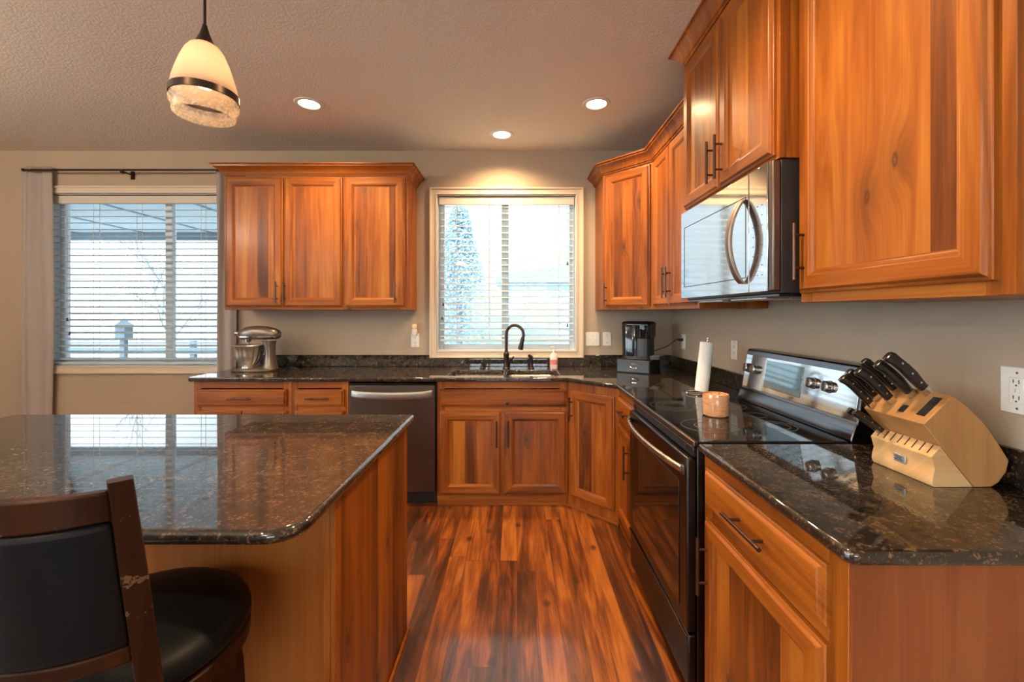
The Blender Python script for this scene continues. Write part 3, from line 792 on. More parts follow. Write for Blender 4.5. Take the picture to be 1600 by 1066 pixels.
obj('side_bezel', bx(mw-.029, mw-.002, -.002, .027, .018, H-.003), M['slate'], t, bevel=.006)
bm = NB()
for r in range(8):
    for c in range(3): box(bm, seam+.026+c*.028, seam+.033+c*.028, -.0045, -.0035, .077+r*.035, .080+r*.035)
obj('keypad_marks', bm, plain('keypad_print', (.03, .04, .05), .4), cp)
rings = []
for i in range(29):
    u = i/28; z = .055+u*(H-.15); bow = math.sin(u*PI)**.7
    rings.append(ring((seam-.035, -.010-.052*bow, z), (1, 0, 0), (0, 1, 0), .017, .0095, 14, 3))
obj('door_handle', loft(NB(), rings), M['mwhandle'], d)
obj('grease_filter_tray', bx(.02, mw-.02, .03, .40, 0, .0115), M['blackgloss'], t, bevel=.002)
bm = NB()
for (a, b) in ((.10, .34), (.42, .68)): box(bm, a, b, .05, .20, -.0022, .0)
obj('underside_lamp_cover', bm, M['steel'], t)

# ------------------------------------------------------------------ island
IX1, IY0, IY1 = -.457, .893, 1.944
isl = empty('kitchen_island', (-1.35, 1.49, 0)); tag(isl, 'alder panelled kitchen island base in the left foreground', 'kitchen island')
ox, oy = isl.location.x, isl.location.y
x1 = -.475; x0 = -2.15; y0 = 1.125; y1 = 1.864
bm = NB(); box(bm, x0-ox, x1-.012-ox, y0+.012-oy, y1-oy-.02, .0, .884)
obj('island_body', bm, M['wv'], isl)
obj('side_panel', bx(x1-.0118-ox, x1-ox, y0+.035-oy, y1-oy, 0, .884), M['wp'], isl)
bm = NB(); box(bm, x1-.0118-ox, x1+.001-ox, y0-oy, y0+.0345-oy, 0, .884); box(bm, x1-.030-ox, x1-.0122-ox, y0-oy, y0+.0118-oy, 0, .884)
obj('corner_trim', bm, M['wv'], isl, bevel=.002)
obj('back_panel', bx(x0-ox, x1-.0305-ox, y0+.003-oy, y0+.0118-oy, 0, .884), M['isl'], isl)
bm = NB(); box(bm, x1+.0011-ox, x1+.013-ox, y0-.012-oy, y1-oy, 0, .018)
obj('shoe_moulding', bm, M['wh'], isl, bevel=.006, seg=3)
slab('island_countertop', 'polished dark granite island top in the left foreground', arc((IX1-.075, IY0+.075), .075, 270, 360, 10)+arc((IX1-.02, IY1-.02), .02, 0, 90, 4)+[(-2.25, IY1), (-2.25, IY0)], bev=.0145)

# ------------------------------------------------------------------ bar stool
def stool(cx, cy):
    t = empty('bar_stool', (cx, cy, 0)); tag(t, 'dark espresso swivel bar stool with black leather seat and curved back at the island', 'bar stool')
    # seat cushion
    obj('seat_cushion', lathe(NB(), [(0, .758), (.05, .757), (.10, .752), (.15, .742), (.18, .732), (.198, .718), (.207, .703), (.208, .690), (.200, .681), (.19, .678), (0, .678)], n=56), M['leather'], t, ang=60)
    obj('seat_frame', lathe(NB(), [(.0, .6775), (.199, .6775), (.206, .672), (.206, .645), (.200, .638), (0, .638)], n=56), M['espresso'], t)
    obj('swivel_plate', lathe(NB(), [(0, .6375), (.09, .6375), (.09, .622), (0, .622)], n=24), M['blackmatte'], t)
    obj('leg_frame', lathe(NB(), [(0, .6215), (.168, .6215), (.172, .617), (.178, .560), (.172, .553), (.155, .553), (.15, .60), (0, .60)], n=48), M['espresso'], t)
    for k in range(4):
        a = R(45+90*k); d = Vector((math.cos(a), math.sin(a), 0)); n2 = Vector((-d.y, d.x, 0))
        rr = [(.166, .612, .019), (.174, .55, .020), (.188, .35, .018), (.212, .15, .017), (.235, 0, .016)]
        obj('leg', loft(NB(), [ring(d*r+Vector((0, 0, z)), d, n2, s, s*1.1, 12, 5) for r, z, s in rr]), M['espresso'], t)
    obj('foot_ring', tube(NB(), [(.196*math.cos(2*PI*i/40), .196*math.sin(2*PI*i/40), .20) for i in range(40)], .009, 10, closed=True), M['bronze'], t)
    def Bk(f, z, dr=0):
        a = R(-90+f*(47-4*(z-.70)/.39)); r = .225+dr; ln = .036*(z-.70)/.39
        return Vector((r*math.cos(a), r*math.sin(a)-ln, z))
    for f in (-1, 1):
        a = R(-90+f*45); d = Vector((math.cos(a), math.sin(a), 0)); n2 = Vector((-d.y, d.x, 0)); rings = []
        for j in range(12):
            z = .60+(1.098-.60)*j/11; s = 1-.12*max(0, (z-.95)/.16)
            rings.append(ring(Bk(f, z, -.004), n2, d, .0185*s, .0135, 12, 6))
        obj('back_post', loft(NB(), rings), M['espresso'], t)
    def band(z0, z1, d0, d1, n=24, crownz=0):
        rings = []
        for i in range(n+1):
            f = -.91+1.82*i/n; cz = crownz*math.sin(PI*i/n)
            rings.append([Bk(f, z0, d0), Bk(f, z0, d1), Bk(f, z1+cz, d1), Bk(f, z1+cz, d0)])
        return loft(NB(), rings)
    obj('top_rail', band(1.034, 1.084, -.013, .008, crownz=.004), M['espresso'], t, bevel=.004)
    obj('lower_rail', band(.785, .815, -.013, .008), M['espresso'], t, bevel=.004)
    obj('back_pad', band(.8155, 1.0335, -.016, .012), M['leather'], t, bevel=.010, seg=3)
stool(-.80, .905)

# ------------------------------------------------------------------ ceiling lights
def downlight(x, y, label, lit=DOWNLIGHT_W, col=WARM):
    t = empty('recessed_light', (x, y, ZC-.001)); tag(t, label, 'ceiling light', 'recessed ceiling lights')
    obj('trim_ring', lathe(NB(), [(.064, -.001), (.068, -.006), (.088, -.005), (.093, 0), (.064, 0)], n=40), M['white'], t)
    obj('lit_lens', lathe(NB(), [(0, -.0025), (.063, -.0025), (.063, -.001), (0, -.001)], n=32), M['lens'], t)
    l = bpy.data.lights.new('downlight', 'SPOT'); l.energy = lit; l.color = col; l.spot_size = R(150); l.spot_blend = .8; l.shadow_soft_size = .05
    lo = bpy.data.objects.new('downlight_lamp', l); C.objects.link(lo); lo.parent = t; lo.location = (0, 0, -.012)
downlight(-1.372, 2.849, 'round recessed ceiling light nearest the pendant, left of the others')
downlight(-.119, 3.339, 'round recessed ceiling light above the sink window')
downlight(.523, 2.849, 'round recessed ceiling light above the range side')
downlight(.25, 1.25, 'added recessed ceiling light out of view, brightening the right foreground', DOWNLIGHT_W*1.25)  # extra lamp out of view, added to brighten the right foreground cabinets
downlight(-1.372, .2, 'added recessed ceiling light out of view behind the island seating')  # extra lamp out of view, added to lift the room's brightness

t = empty('pendant_lamp', (-.976, 1.35, ZC)); tag(t, 'bell shaped frosted glass pendant lamp with a bronze band above the island', 'pendant lamp')
zb = 1.985-ZC
def zz(v): return zb+v
obj('canopy', lathe(NB(), [(0, 0), (.06, 0), (.06, -.008), (.05, -.02), (0, -.022)], n=32), M['bronze'], t)
obj('cord', cyl(NB(), (0, 0, -.022), (0, 0, zz(.27)), .0042, 10), M['bronze'], t)
obj('socket_cap', lathe(NB(), [(0, .285), (.006, .285), (.009, .272), (.014, .255), (.024, .232), (.029, .222), (0, .222)], (0, 0, zb), 24), M['bronze'], t)
obj('frosted_shade', lathe(NB(), [(.026, .222), (.040, .213), (.052, .195), (.064, .165), (.075, .13), (.083, .10), (.088, .072)], (0, 0, zb), 48), M['frost'], t, solid=.003)
obj('metal_band', lathe(NB(), [(.0885, .074), (.0915, .073), (.0925, .052), (.0895, .051), (.0885, .074)], (0, 0, zb), 48), M['bronze'], t)
obj('glass_rim', lathe(NB(), [(.0885, .050), (.0925, .040), (.091, .030), (.085, .022), (.083, .0), (.081, -.002), (.079, .0), (.081, .02), (.085, .03)], (0, 0, zb), 48), M['seed'], t)
obj('bulb', lathe(NB(), [(0, .085), (.018, .09), (.028, .108), (.027, .13), (.015, .155), (.012, .19), (0, .19)], (0, 0, zb), 24), M['bulb'], t)

# fill lamps shaped as bowl pendants, unseen, added to brighten ceiling and room
for (x, y, lab) in ((-1.2, -1.6, 'added bowl shaped fill light, out of view behind the kitchen'), (-3.7, .9, 'added bowl shaped fill light, out of view left of the island'),
                    (-4.0, -2.4, 'added bowl shaped fill light, out of view in the far rear corner of the room')):
    t = empty('fill_light', (x, y, ZC)); tag(t, lab, 'ceiling light', 'added fill lights')
    obj('canopy', lathe(NB(), [(0, 0), (.07, 0), (.06, -.02), (0, -.025)], n=32), M['bronze'], t)
    obj('stem', cyl(NB(), (0, 0, -.02), (0, 0, -.50), .006), M['bronze'], t)
    obj('fill_bowl', lathe(NB(), [(.20, -.43), (.19, -.47), (.14, -.51), (.07, -.535), (0, -.54)], n=32), emis('fill_glow', (1, .9, .75), 2.5), t)
    l = bpy.data.lights.new('bowl', 'POINT'); l.energy = FILL_W; l.color = (1, .87, .68); l.shadow_soft_size = .1
    lo = bpy.data.objects.new('fill_lamp', l); C.objects.link(lo); lo.parent = t; lo.location = (0, 0, -.38)

# ------------------------------------------------------------------ outlets and switches
def plate(name, label, loc, rz, kind, w=.072, h=.116):
    t = empty(name, loc, rz); tag(t, label, 'outlet' if 'outlet' in name else 'switch', 'wall plates')
    obj('cover_plate', bx(-w/2, w/2, -.006, 0, -h/2, h/2), M['white'], t, bevel=.003)
    gangs = 2 if w > .1 else 1
    for g in range(gangs):
        cx = 0 if gangs == 1 else (-.023 if g == 0 else .023)
        if kind == 'switch':
            s = obj('toggle', bx(cx-.005, cx+.005, -.018, -.006, -.004, .012), M['white'], t, bevel=.002)
        else:
            if kind == 'gfci':
                f = obj('receptacle', bx(cx-.017, cx+.017, -.009, -.006, -.034, .034), M['white'], t, bevel=.002)
                bm = NB(); box(bm, cx-.009, cx-.001, -.0108, -.009, -.004, .004); box(bm, cx+.001, cx+.009, -.0108, -.009, -.004, .004)
                obj('test_button', bm, M['white'], f); zs = (-.021, .021)
            else:
                zs = (-.02, .02); f = None
            for z in zs:
                if kind != 'gfci':
                    f = obj('receptacle', tube(NB(), [(cx, -.006, z), (cx, -.008, z)], .0155, 18), M['white'], t)
                yy = -.0095 if kind == 'gfci' else -.0085
                bm = NB(); box(bm, cx-.0075, cx-.0055, yy, yy+.001, z-.001, z+.008); box(bm, cx+.0055, cx+.0075, yy, yy+.001, z-.002, z+.008); box(bm, cx-.002, cx+.002, yy, yy+.001, z-.009, z-.005)
                obj('slots', bm, M['hole'], f)
    bm = NB()
    for z in ((-.047, .047) if kind != 'switch' else (-.03, .03)): tube(bm, [(0, -.0055, z), (0, -.0072, z)], .003, 10)
    obj('screws', bm, M['steel'], t)
    return t
def zat(py, Y): return 1.37-(py-489)*Y/FPX
plate('wall_outlet', 'white outlet plate behind the stand mixer', (-2.09, YW, zat(527, 3.68)), 0, 'outlet')
plate('wall_outlet', 'white outlet plate holding the plug-in air freshener', (-.867, YW, zat(532, 3.68)), 0, 'outlet')
plate('switch_plate', 'double light switch plate right of the sink window', (.643, YW, zat(530, 3.68)), 0, 'switch', .118)
plate('switch_plate', 'single light switch plate between the double switch and the coffee maker', (.766, YW, zat(530, 3.68)), 0, 'switch')
plate('wall_outlet', 'white outlet plate with the coffee maker plugged in', (XW, 3.42, zat(534, 3.42)), R(-90), 'outlet')
plate('wall_outlet', 'white outlet plate just past the range control panel', (XW, 2.62, zat(547, 2.62)), R(-90), 'outlet')
plate('wall_outlet', 'white safety outlet plate on the wall right of the knife block', (XW, 1.135, 1.165), R(-90), 'gfci', .082, .124)
t = empty('air_freshener', (-.867, YW-.012, zat(518, 3.68))); tag(t, 'white plug-in air freshener on the outlet left of the sink window', 'air freshener')
obj('warmer_body', loft(NB(), [ring((0, -.022, z), (1, 0, 0), (0, 1, 0), a, .018, 16, 3) for z, a in ((-.035, .016), (-.03, .022), (.0, .024), (.02, .022))]), M['white'], t)
obj('oil_bottle', loft(NB(), [ring((0, -.022, z), (1, 0, 0), (0, 1, 0), a, a*.8, 16, 2.5) for z, a in ((.0205, .020), (.03, .023), (.055, .022), (.065, .015))]), plain('scented_oil', (.75, .55, .36), .1), t)

# ------------------------------------------------------------------ stand mixer, facing left
t = empty('stand_mixer', (-2.03, 3.40, .9155)); tag(t, 'pewter stand mixer with a fluted steel bowl at the left end of the worktop', 'stand mixer')
def el(cx, z, a, b, p=2.3, n=24): return ring((cx, 0, z), (1, 0, 0), (0, 1, 0), a, b, n, p)
obj('base_foot', loft(NB(), [el(-.03, 0, .165, .105, 2.6), el(-.03, .008, .168, .108, 2.6), el(-.025, .018, .155, .095, 2.5), el(-.02, .026, .12, .07, 2.4)]), M['pewter'], t)
obj('pedestal', loft(NB(), [el(.085, .015, .055, .06), el(.088, .05, .042, .048), el(.088, .12, .034, .042), el(.085, .19, .036, .044), el(.075, .235, .052, .05)]), M['pewter'], t)
rings = []
for x, zc, a, b in ((.165, .285, .012, .012), (.155, .286, .035, .032), (.12, .290, .05, .045), (.06, .296, .058, .052), (-.02, .298, .060, .055), (-.09, .294, .056, .052), (-.135, .288, .045, .043), (-.155, .284, .028, .028), (-.16, .283, .012, .012)):
    rings.append(ring((x, 0, zc), (0, 1, 0), (0, 0, 1), a, b, 24, 2.3))
obj('motor_head', loft(NB(), rings), M['pewter'], t, ang=60)
rings = [ring((x, 0, .268), (0, 1, 0), (0, 0, 1), a, .009, 24, 4) for x, a in ((.15, .03), (.13, .048), (.04, .058), (-.09, .056), (-.14, .044), (-.15, .03))]
obj('trim_band', loft(NB(), rings), M['chrome'], t)
obj('attachment_knob', tube(NB(), [(-.155, 0, .29), (-.185, 0, .29), (-.187, 0, .29)], [.016, .016, .012], 18), M['chrome'], t)
obj('speed_lever', tube(NB(), [(.09, -.05, .262), (.12, -.075, .262), (.15, -.08, .265)], [.004, .004, .009], 10), M['blackmatte'], t)
obj('beater_shaft', tube(NB(), [(-.085, 0, .255), (-.085, 0, .225), (-.085, 0, .222), (-.085, 0, .12)], [.028, .026, .008, .008], 16), M['chrome'], t)
bm = lathe(NB(), [(0, .036), (.046, .036), (.050, .046), (.070, .068), (.086, .095), (.100, .135), (.112, .195), (.118, .200), (.116, .203), (.108, .195), (.096, .135), (.082, .097), (.066, .072), (0, .05)], (-.085, 0, 0), 128,
          f=lambda a, z: 1+(.045*math.cos(a*16) if .06 < z < .18 else 0))
obj('mixing_bowl', bm, brushed('bowl_steel', (.78, .75, .71), .36), t, ang=60)
obj('bowl_foot', lathe(NB(), [(0, .026), (.06, .026), (.058, .034), (.05, .036), (0, .036)], (-.085, 0, 0), 32), M['chrome'], t)

# ------------------------------------------------------------------ coffee maker on its pod drawer
cx, cy = .955, 3.385; rz = R(-33)
t = empty('pod_drawer', (cx, cy, .9155), rz); tag(t, 'low black pod drawer underneath the coffee maker', 'drawer box')
obj('drawer_case', bx(-.127, .127, -.15, .15, 0, .098), M['blackmatte'], t, bevel=.004)
f = obj('drawer_front', bx(-.122, .122, -.156, -.1505, .006, .092), plain('drawer_front_black', (.022, .022, .023), .3), t, bevel=.003)
obj('drawer_handle', tube(NB(), [(.012+.03*math.cos(R(a)), -.158-.014*abs(math.sin(R(a))), .052+.013*math.sin(R(a))) for a in range(180, 361, 20)], .004, 8), M['chrome'], f)
obj('drawer_badge', bx(-.006, .03, -.1578, -.156, .066, .074), M['chrome'], f)
t = empty('coffee_maker', (cx+.004, cy+.02, 1.0145), rz); tag(t, 'glossy black single cup coffee maker on the pod drawer in the corner', 'coffee maker')
def rb(x, z, a, b, y=0, p=4): return ring((x, y, z), (1, 0, 0), (0, 1, 0), a, b, 28, p)
obj('machine_base', loft(NB(), [rb(.0, 0, .115, .10), rb(0, .018, .115, .10)]), M['blackmatte'], t)
obj('water_tank', loft(NB(), [rb(-.045, .0185, .07, .092), rb(-.045, .25, .075, .097), rb(-.045, .262, .07, .092)]), plain('tank_smoke', (.012, .018, .02), .08), t)
obj('brew_tower', loft(NB(), [rb(.045, .0185, .062, .088), rb(.045, .1555, .062, .088)]), M['blackmatte'], t)
obj('brew_head', loft(NB(), [rb(.055, .156, .05, .088), rb(.06, .175, .058, .094), rb(.06, .262, .058, .094)]), M['blackgloss'], t)
obj('lid', loft(NB(), [rb(.0, .2625, .125, .10), rb(.0, .275, .125, .10), rb(.0, .288, .11, .088), rb(0, .291, .08, .06)]), M['blackgloss'], t, ang=50)
dt = obj('drip_tray', loft(NB(), [rb(.135, .0, .055, .07), rb(.135, .026, .055, .07)]), M['blackmatte'], t)
bm = NB()
for i in range(5): box(bm, .10, .172, -.05+i*.022, -.042+i*.022, .0262, .028)
obj('drip_grate', bm, M['slate'], dt)
R3 = Matrix.Rotation(rz, 3, 'Z'); st = Vector((cx, cy, 0))+R3@Vector((.02, .13, 0)); st.z = 1.10
bm = tube(NB(), [st, st+Vector((.06, -.02, -.035)), Vector((1.20, 3.46, 1.10)), Vector((1.262, 3.425, zat(531, 3.42))), Vector((1.285, 3.42, zat(531, 3.42)))], .004, 8)
tube(bm, [(1.272, 3.42, zat(531, 3.42)), (1.31, 3.42, zat(531, 3.42))], [.010, .013], 12)
tag(obj('power_cord', bm, M['blackmatte']), 'black power cord running from the coffee maker up to the wall outlet', 'power cord')

# ------------------------------------------------------------------ paper towels
t = empty('paper_towel_holder', (1.035, 2.43, .9155)); tag(t, 'thin wire paper towel holder behind the candle', 'paper towel holder')
bm = tube(NB(), [(.072*math.cos(2*PI*i/30)-.01, .06*math.sin(2*PI*i/30), .004) for i in range(30)], .0035, 8, closed=True)
tube(bm, [(.05*math.cos(2*PI*i/24)-.03, .04*math.sin(2*PI*i/24), .010) for i in range(24)], .003, 8, closed=True)
obj('wire_base', bm, M['chrome'], t)
lean = Vector((.115, .0, 1)).normalized()
obj('centre_rod', tube(NB(), [(0, 0, .006), lean*.30, lean*.305], [.004, .004, .002], 10), M['chrome'], t)
obj('finial', tube(NB(), [lean*.300, lean*.305, lean*.315, lean*.32], [.004, .007, .007, .003], 10), M['chrome'], t)
rr0 = empty('paper_towel_roll', (1.035, 2.43, .9155)); bpy.data.objects.remove(rr0)
bm = NB(); u = Vector((1, 0, -.115)).normalized(); v = Vector((0, 1, 0))
o_ = [ring(lean*z, u, v, .036, .036, 36) for z in (.016, .29)]; i_ = [ring(lean*z, u, v, .013, .013, 36) for z in (.29, .016)]
loft(bm, [*o_, *i_, o_[0]], cap=False); bmesh.ops.remove_doubles(bm, verts=bm.verts, dist=1e-6)
o = obj('paper_towel_roll', bm, M['whitepaper'], loc=(1.035, 2.43, .9155)); tag(o, 'nearly used white paper towel roll standing tilted behind the range', 'paper towel')

# ------------------------------------------------------------------ candle
t = empty('candle', (.873, 1.90, .9202)); tag(t, 'squat orange jar candle standing on the black cooktop', 'candle')
def candle_glass():
    q = NT('amber_jar'); f = q.noise(q.vmath('MULTIPLY', q.obj(), (.3, .3, 1)), 90, 2)
    q.set(color=q.ramp(f, [(.3, (.50, .22, .10)), (.7, (.66, .36, .19))]), rough=.12, coat=.6); return q.m
obj('glass_jar', lathe(NB(), [(0, 0), (.048, 0), (.053, .004), (.0545, .012), (.0545, .085), (.053, .095), (.0515, .095), (.052, .085), (.052, .083), (0, .083)], n=40), candle_glass(), t)
obj('wax', lathe(NB(), [(0, .0885), (.045, .0885), (.0505, .087), (.0505, .0835), (0, .0835)], n=40), plain('orange_wax', (.86, .40, .18), .5, sss=.2), t)
bm = NB()
for (x, y) in ((-.018, 0), (.018, .006)): tube(bm, [(x, y, .0885), (x+.001, y, .099)], .0013, 6)
obj('wick', bm, M['hole'], t)

# ------------------------------------------------------------------ knife block (local x: world x, so plain coordinates)
kb = empty('knife_block', (1.17, 1.222, .9155)); tag(kb, 'maple knife block with a slanted body in the right foreground', 'knife block')
def K(p): return (p[0]-1.17, p[1]-.9155)
body = [(1.19, .9155), (1.058, 1.08), (1.134, 1.154), (1.170, 1.128), (1.215, 1.085), (1.250, 1.035), (1.282, .985), (1.274, .955), (1.255, .928), (1.235, .9155)]
obj('block_body', prism(NB(), [K(p) for p in body], 'y', -.097, .097), M['maple2'], kb, bevel=.0025)
low = [(1.188, .9155), (1.086, .9155), (1.081, .928), (1.083, .945), (1.088, .962), (1.083, .980), (1.0785, .994), (1.103, 1.022)]
sb = obj('steak_knife_base', prism(NB(), [K(p) for p in low], 'y', -.0965, .0965), M['maple'], kb, bevel=.0015)
bm = NB()
for i in range(8):
    y = -.08+i*.0225
    a, b = Vector((1.0835, 0, 1.0000)), Vector((1.101, 0, 1.0205)); n_ = Vector((-.75, 0, .66))
    q = [a+n_*.0006, b+n_*.0006]
    vs = [bm.verts.new((p.x-1.17, y+dy, p.z-.9155)) for p in q for dy in (-.0014, .0014)]
    bm.faces.new((vs[0], vs[1], vs[3], vs[2]))
obj('knife_slots', bm, M['hole'], sb, solid=.0006)
ax = Vector((.076, 0, .074)).normalized(); nn = Vector((-ax.z, 0, ax.x))
A_ = Vector((1.058-1.17, 0, 1.08-.9155))
def top_patch(t0, t1, y0, y1, th):
    bm = NB(); L = .106
    q = [A_+ax*L*a+Vector((0, y, 0)) for a, y in ((t0, y0), (t1, y0), (t1, y1), (t0, y1))]
    a = [bm.verts.new(p-nn*.0005) for p in q]; b = [bm.verts.new(p+nn*th) for p in q]
    bm.faces.new(a[::-1]); bm.faces.new(b)
    for i in range(4): bm.faces.new((a[i], a[(i+1) % 4], b[(i+1) % 4], b[i]))
    return bm
obj('black_sharpener_strip', top_patch(.22, .86, -.082, -.058, .0012), M['blackmatte'], kb)
bm = top_patch(.18, .42, -.022, -.004, .0006)
obj('empty_slot', bm, M['hole'], kb)
bm = NB(); box(bm, 1.0795-1.17, 1.0835-1.17, -.020, .018, .033, .055)
em = obj('metal_emblem', bm, plain('emblem_steel', (.42, .50, .54), .3, .7), sb, bevel=.004, seg=3)
bm = NB()
for (y, z, w) in ((-.012, .049, .024), (-.009, .0445, .018), (-.013, .040, .026)): box(bm, 1.0790-1.17, 1.0796-1.17, y, y+w, z-.001, z+.001)
obj('emblem_engraving', bm, M['hole'], em)
def knife(label, t_, y, L, s, proto=None, steak=False):
    if steak: p = Vector((1.095, y, 1.011)); p = p+Vector((-.75, 0, .66))*.001; th = math.atan2(-.105, .079)
    else: p = Vector((1.058, y, 1.08))+Vector((.076, 0, .074))*t_+nn*.001; th = math.atan2(nn.x, nn.z)
    t = empty('steak_knife' if steak else 'kitchen_knife', p); t.rotation_euler = (0, th, 0)
    tag(t, label, 'knife', 'knives in the block')
    # local z runs out of the block, local x is the broad direction of the handle
    bol = L*.14
    obj('bolster', loft(NB(), [ring((0, 0, z), (1, 0, 0), (0, 1, 0), a*s, b*s, 12, 4) for z, a, b in ((0, .011, .003), (bol*.5, .0105, .005), (bol, .011, .0075))]), M['steel'], t)
    prof = [(bol, .0105, .0072, 0), (L*.25, .0110, .0082, .0), (L*.45, .0130, .0090, .001), (L*.65, .0125, .0092, .0), (L*.82, .0125, .0092, -.003), (L*.93, .0145, .0090, -.006), (L*.985, .0125, .0078, -.0075), (L, .008, .005, -.008)]
    h = obj('handle', loft(NB(), [ring((o*s, 0, z), (1, 0, 0), (0, 1, 0), a*s, b*s, 14, 3.2) for z, a, b, o in prof]), plain('black_handle', (.014, .012, .011), .25) if 'bh' not in M else M['bh'], t)
    # full tang seen as a thin metal line round the handle
    rg = []
    for z, a, b, o in prof: rg.append([((o-a-.0004)*s, -.0011, z), ((o-a-.0004)*s, .0011, z), ((o+a+.0004)*s, .0011, z), ((o+a+.0004)*s, -.0011, z)])
    obj('tang', loft(NB(), rg), M['pewter'], t)
    for z in (L*.28, L*.5, L*.75):
        obj('rivet', tube(NB(), [(0, -.0098*s, z), (0, .0098*s, z)], .0026*s, 10), M['chrome'], h)
    return t
M['bh'] = plain('black_handle', (.014, .012, .011), .22)
knife('black handled kitchen knife at the front left corner of the block', .12, 1.292, .130, 1.0)
knife('black handled kitchen knife at the far left behind the front one', .40, 1.300, .125, 1.0)
knife('broad black handled kitchen knife in the middle of the block front', .41, 1.250, .140, 1.15)
knife('black handled kitchen knife in the back row, second from the left', .745, 1.262, .140, 1.0)
knife('broad black handled kitchen knife in the back row near the middle', .743, 1.214, .140, 1.12)
knife('longest black handled kitchen knife standing highest at the back right', .93, 1.184, .155, 1.18)
knife('small steak knife in the leftmost slot of the lower block', 0, 1.302, .118, .72, steak=True)
knife('small steak knife in the second slot of the lower block', 0, 1.2795, .118, .72, steak=True)

# ------------------------------------------------------------------ outdoors; foliage, twigs and far house paled, haze put into their colour
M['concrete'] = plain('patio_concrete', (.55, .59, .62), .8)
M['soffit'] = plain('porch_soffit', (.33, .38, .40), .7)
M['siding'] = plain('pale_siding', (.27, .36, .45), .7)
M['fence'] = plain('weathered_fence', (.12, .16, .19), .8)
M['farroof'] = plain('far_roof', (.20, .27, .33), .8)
M['twig'] = plain('hazy_twig', (.24, .27, .29), .8)
M['leafp'] = plain('hazy_foliage', (.30, .40, .45), .8)
struct('ground_outside', bx(-40, 40, YW+T+.01, 40, -.35, -.15), M['concrete'])
struct('ground_outside', bx(-40, 40, -40, YR-T-.01, -.35, -.15), M['concrete'])
struct('ground_outside', bx(-40, XL-T-.01, YR-T, YW+T, -.35, -.15), M['concrete'])
pr = empty('porch_roof', (-5.0, 3.9, 2.5)); tag(pr, 'pale blue porch roof seen through the top of the left window', 'porch roof')
obj('soffit', bx(-4.5, 2.9, -.04, 2.5, .05, .09), M['soffit'], pr)
bm = NB()
for i in range(8): box(bm, -4.5+i, -4.46+i, 0, 2.5, .042, .05)
obj('soffit_batten', bm, M['fence'], pr)
obj('fascia', bx(-4.5, 2.9, 2.44, 2.50, -.06, .049), M['fence'], pr)
bm = NB(); box(bm, -4.45, -4.3, 2.3, 2.45, -2.65, .04); 
obj('porch_post', bm, M['soffit'], pr)
f = empty('garden_fence', (-6.5, 9.2, -.15)); tag(f, 'low slatted garden fence behind the left window', 'fence')
bm = NB()
for z in (.12, .38, .64): box(bm, -5, 4.5, 0, .03, z, z+.14)
box(bm, -5, 4.5, -.03, .06, .86, .90); obj('fence_boards', bm, M['fence'], f)
bm = NB()
for i in range(7): box(bm, -5+i*1.5, -4.9+i*1.5, .03, .12, 0, .92)
obj('fence_posts', bm, M['fence'], f)
b = empty('bird_feeder', (-7.28, 8.0, -.15)); tag(b, 'small roofed bird feeder on a post outside the left window', 'bird feeder')
obj('roof', lathe(NB(), [(0, 1.42), (.03, 1.40), (.19, 1.29), (.19, 1.27), (0, 1.27)], n=4), M['fence'], b)
obj('house', bx(-.09, .09, -.09, .09, 1.02, 1.27), M['fence'], b)
obj('post', bx(-.04, .04, -.04, .04, 0, 1.02), M['fence'], b)
h = empty('neighbour_house', (1.2, 12, -.15)); tag(h, 'pale blue neighbouring house beyond the sink window', 'house')
obj('wall', bx(-1.5, 6, 0, 5, 0, 2.35), M['siding'], h)
bm = prism(NB(), [(-1.8, 2.35), (6.4, 2.35), (6.4, 2.5), (2.7, 3.3), (-1.8, 2.5)], 'y', -.3, 5.3); obj('roof', bm, M['farroof'], h)
h = empty('garden_shed', (-1.6, 10.5, -.15)); tag(h, 'low pale garden shed lower left beyond the sink window', 'shed')
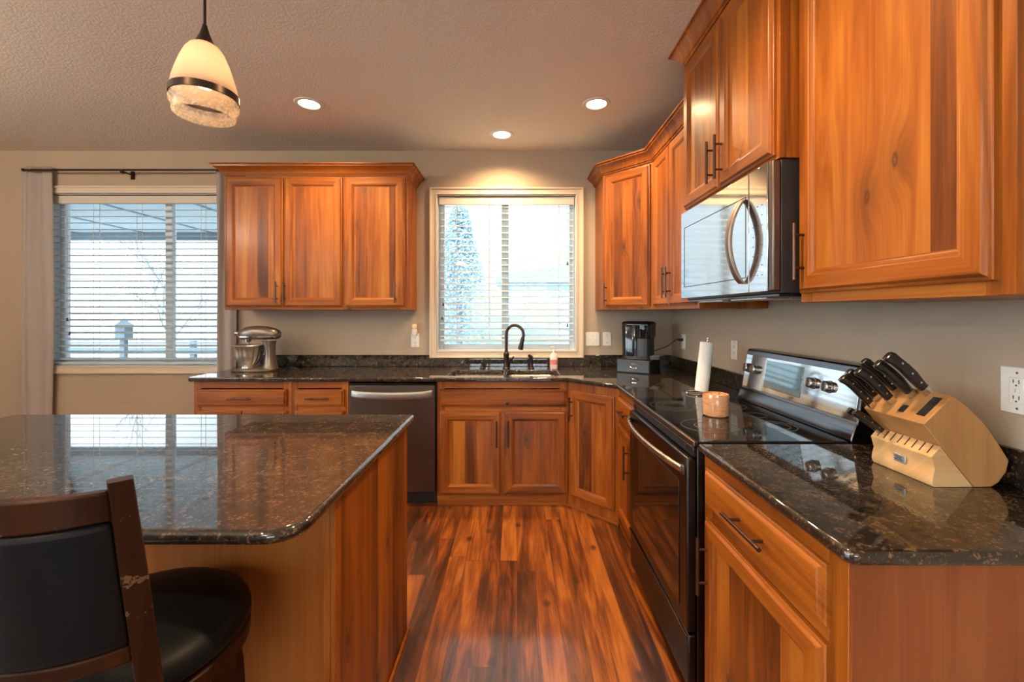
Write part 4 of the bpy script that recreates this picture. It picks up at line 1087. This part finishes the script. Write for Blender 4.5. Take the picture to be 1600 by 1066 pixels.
obj('wall', bx(-1.2, 1.8, 0, .9, 0, 1.45), M['siding'], h); obj('roof', bx(-1.35, 1.95, -.15, 1.05, 1.45, 1.55), M['soffit'], h)
def bare_tree(x, y, hgt, seed, label):
    rnd = random.Random(seed); bm = NB()
    def br(p, d, L, r, lv):
        q = [p]; 
        for i in range(3):
            d = (d+Vector((rnd.uniform(-.2, .2), rnd.uniform(-.2, .2), rnd.uniform(-.05, .15)))).normalized(); q.append(q[-1]+d*L/3)
        tube(bm, q, [r, r*.85, r*.7, r*.5], 5)
        if lv:
            for i in range(5 if lv > 1 else 4):
                s = q[1+i % 3]; nd = (d+Vector((rnd.uniform(-1, 1), rnd.uniform(-.7, .7), rnd.uniform(-.25, .7)))).normalized()
                br(s, nd, L*.62, r*.5, lv-1)
    br(Vector((0, 0, 0)), Vector((0, 0, 1)), hgt*.45, .05, 4)
    o = obj('bare_tree', bm, M['twig'], loc=(x, y, -.16)); tag(o, label, 'tree', 'trees outside the windows')
bare_tree(-5.7, 9.9, 4.2, 3, 'bare branched tree right of the bird feeder, outside the left window')
bare_tree(-9.2, 11.5, 4.6, 9, 'bare branched tree farther left outside the left window')
def leafy(x, y, hgt, wid, seed, label):
    rnd = random.Random(seed); t = empty('leafy_tree', (x, y, -.15)); tag(t, label, 'tree', 'trees outside the windows')
    obj('trunk', tube(NB(), [(0, 0, 0), (0, 0, hgt*.8)], [.08, .03], 8), M['twig'], t)
    bm = NB()
    for i in range(9000):
        z = rnd.random()**.8; a = rnd.uniform(0, 2*PI); rad = wid*(1-z*.85)*math.sqrt(rnd.random())
        p = Vector((rad*math.cos(a), rad*math.sin(a), hgt*(.12+.88*z))); d = Vector((rnd.uniform(-1, 1), rnd.uniform(-1, 1), rnd.uniform(-1, 1))).normalized()
        e = d.orthogonal().normalized()*.018; d = d*.035
        bm.faces.new([bm.verts.new(p+q) for q in (-d, e, d, -e)])
    obj('foliage', bm, M['leafp'], t)
leafy(-1.15, 8.6, 3.6, 1.0, 5, 'hazy leafy tree at the left outside the sink window')
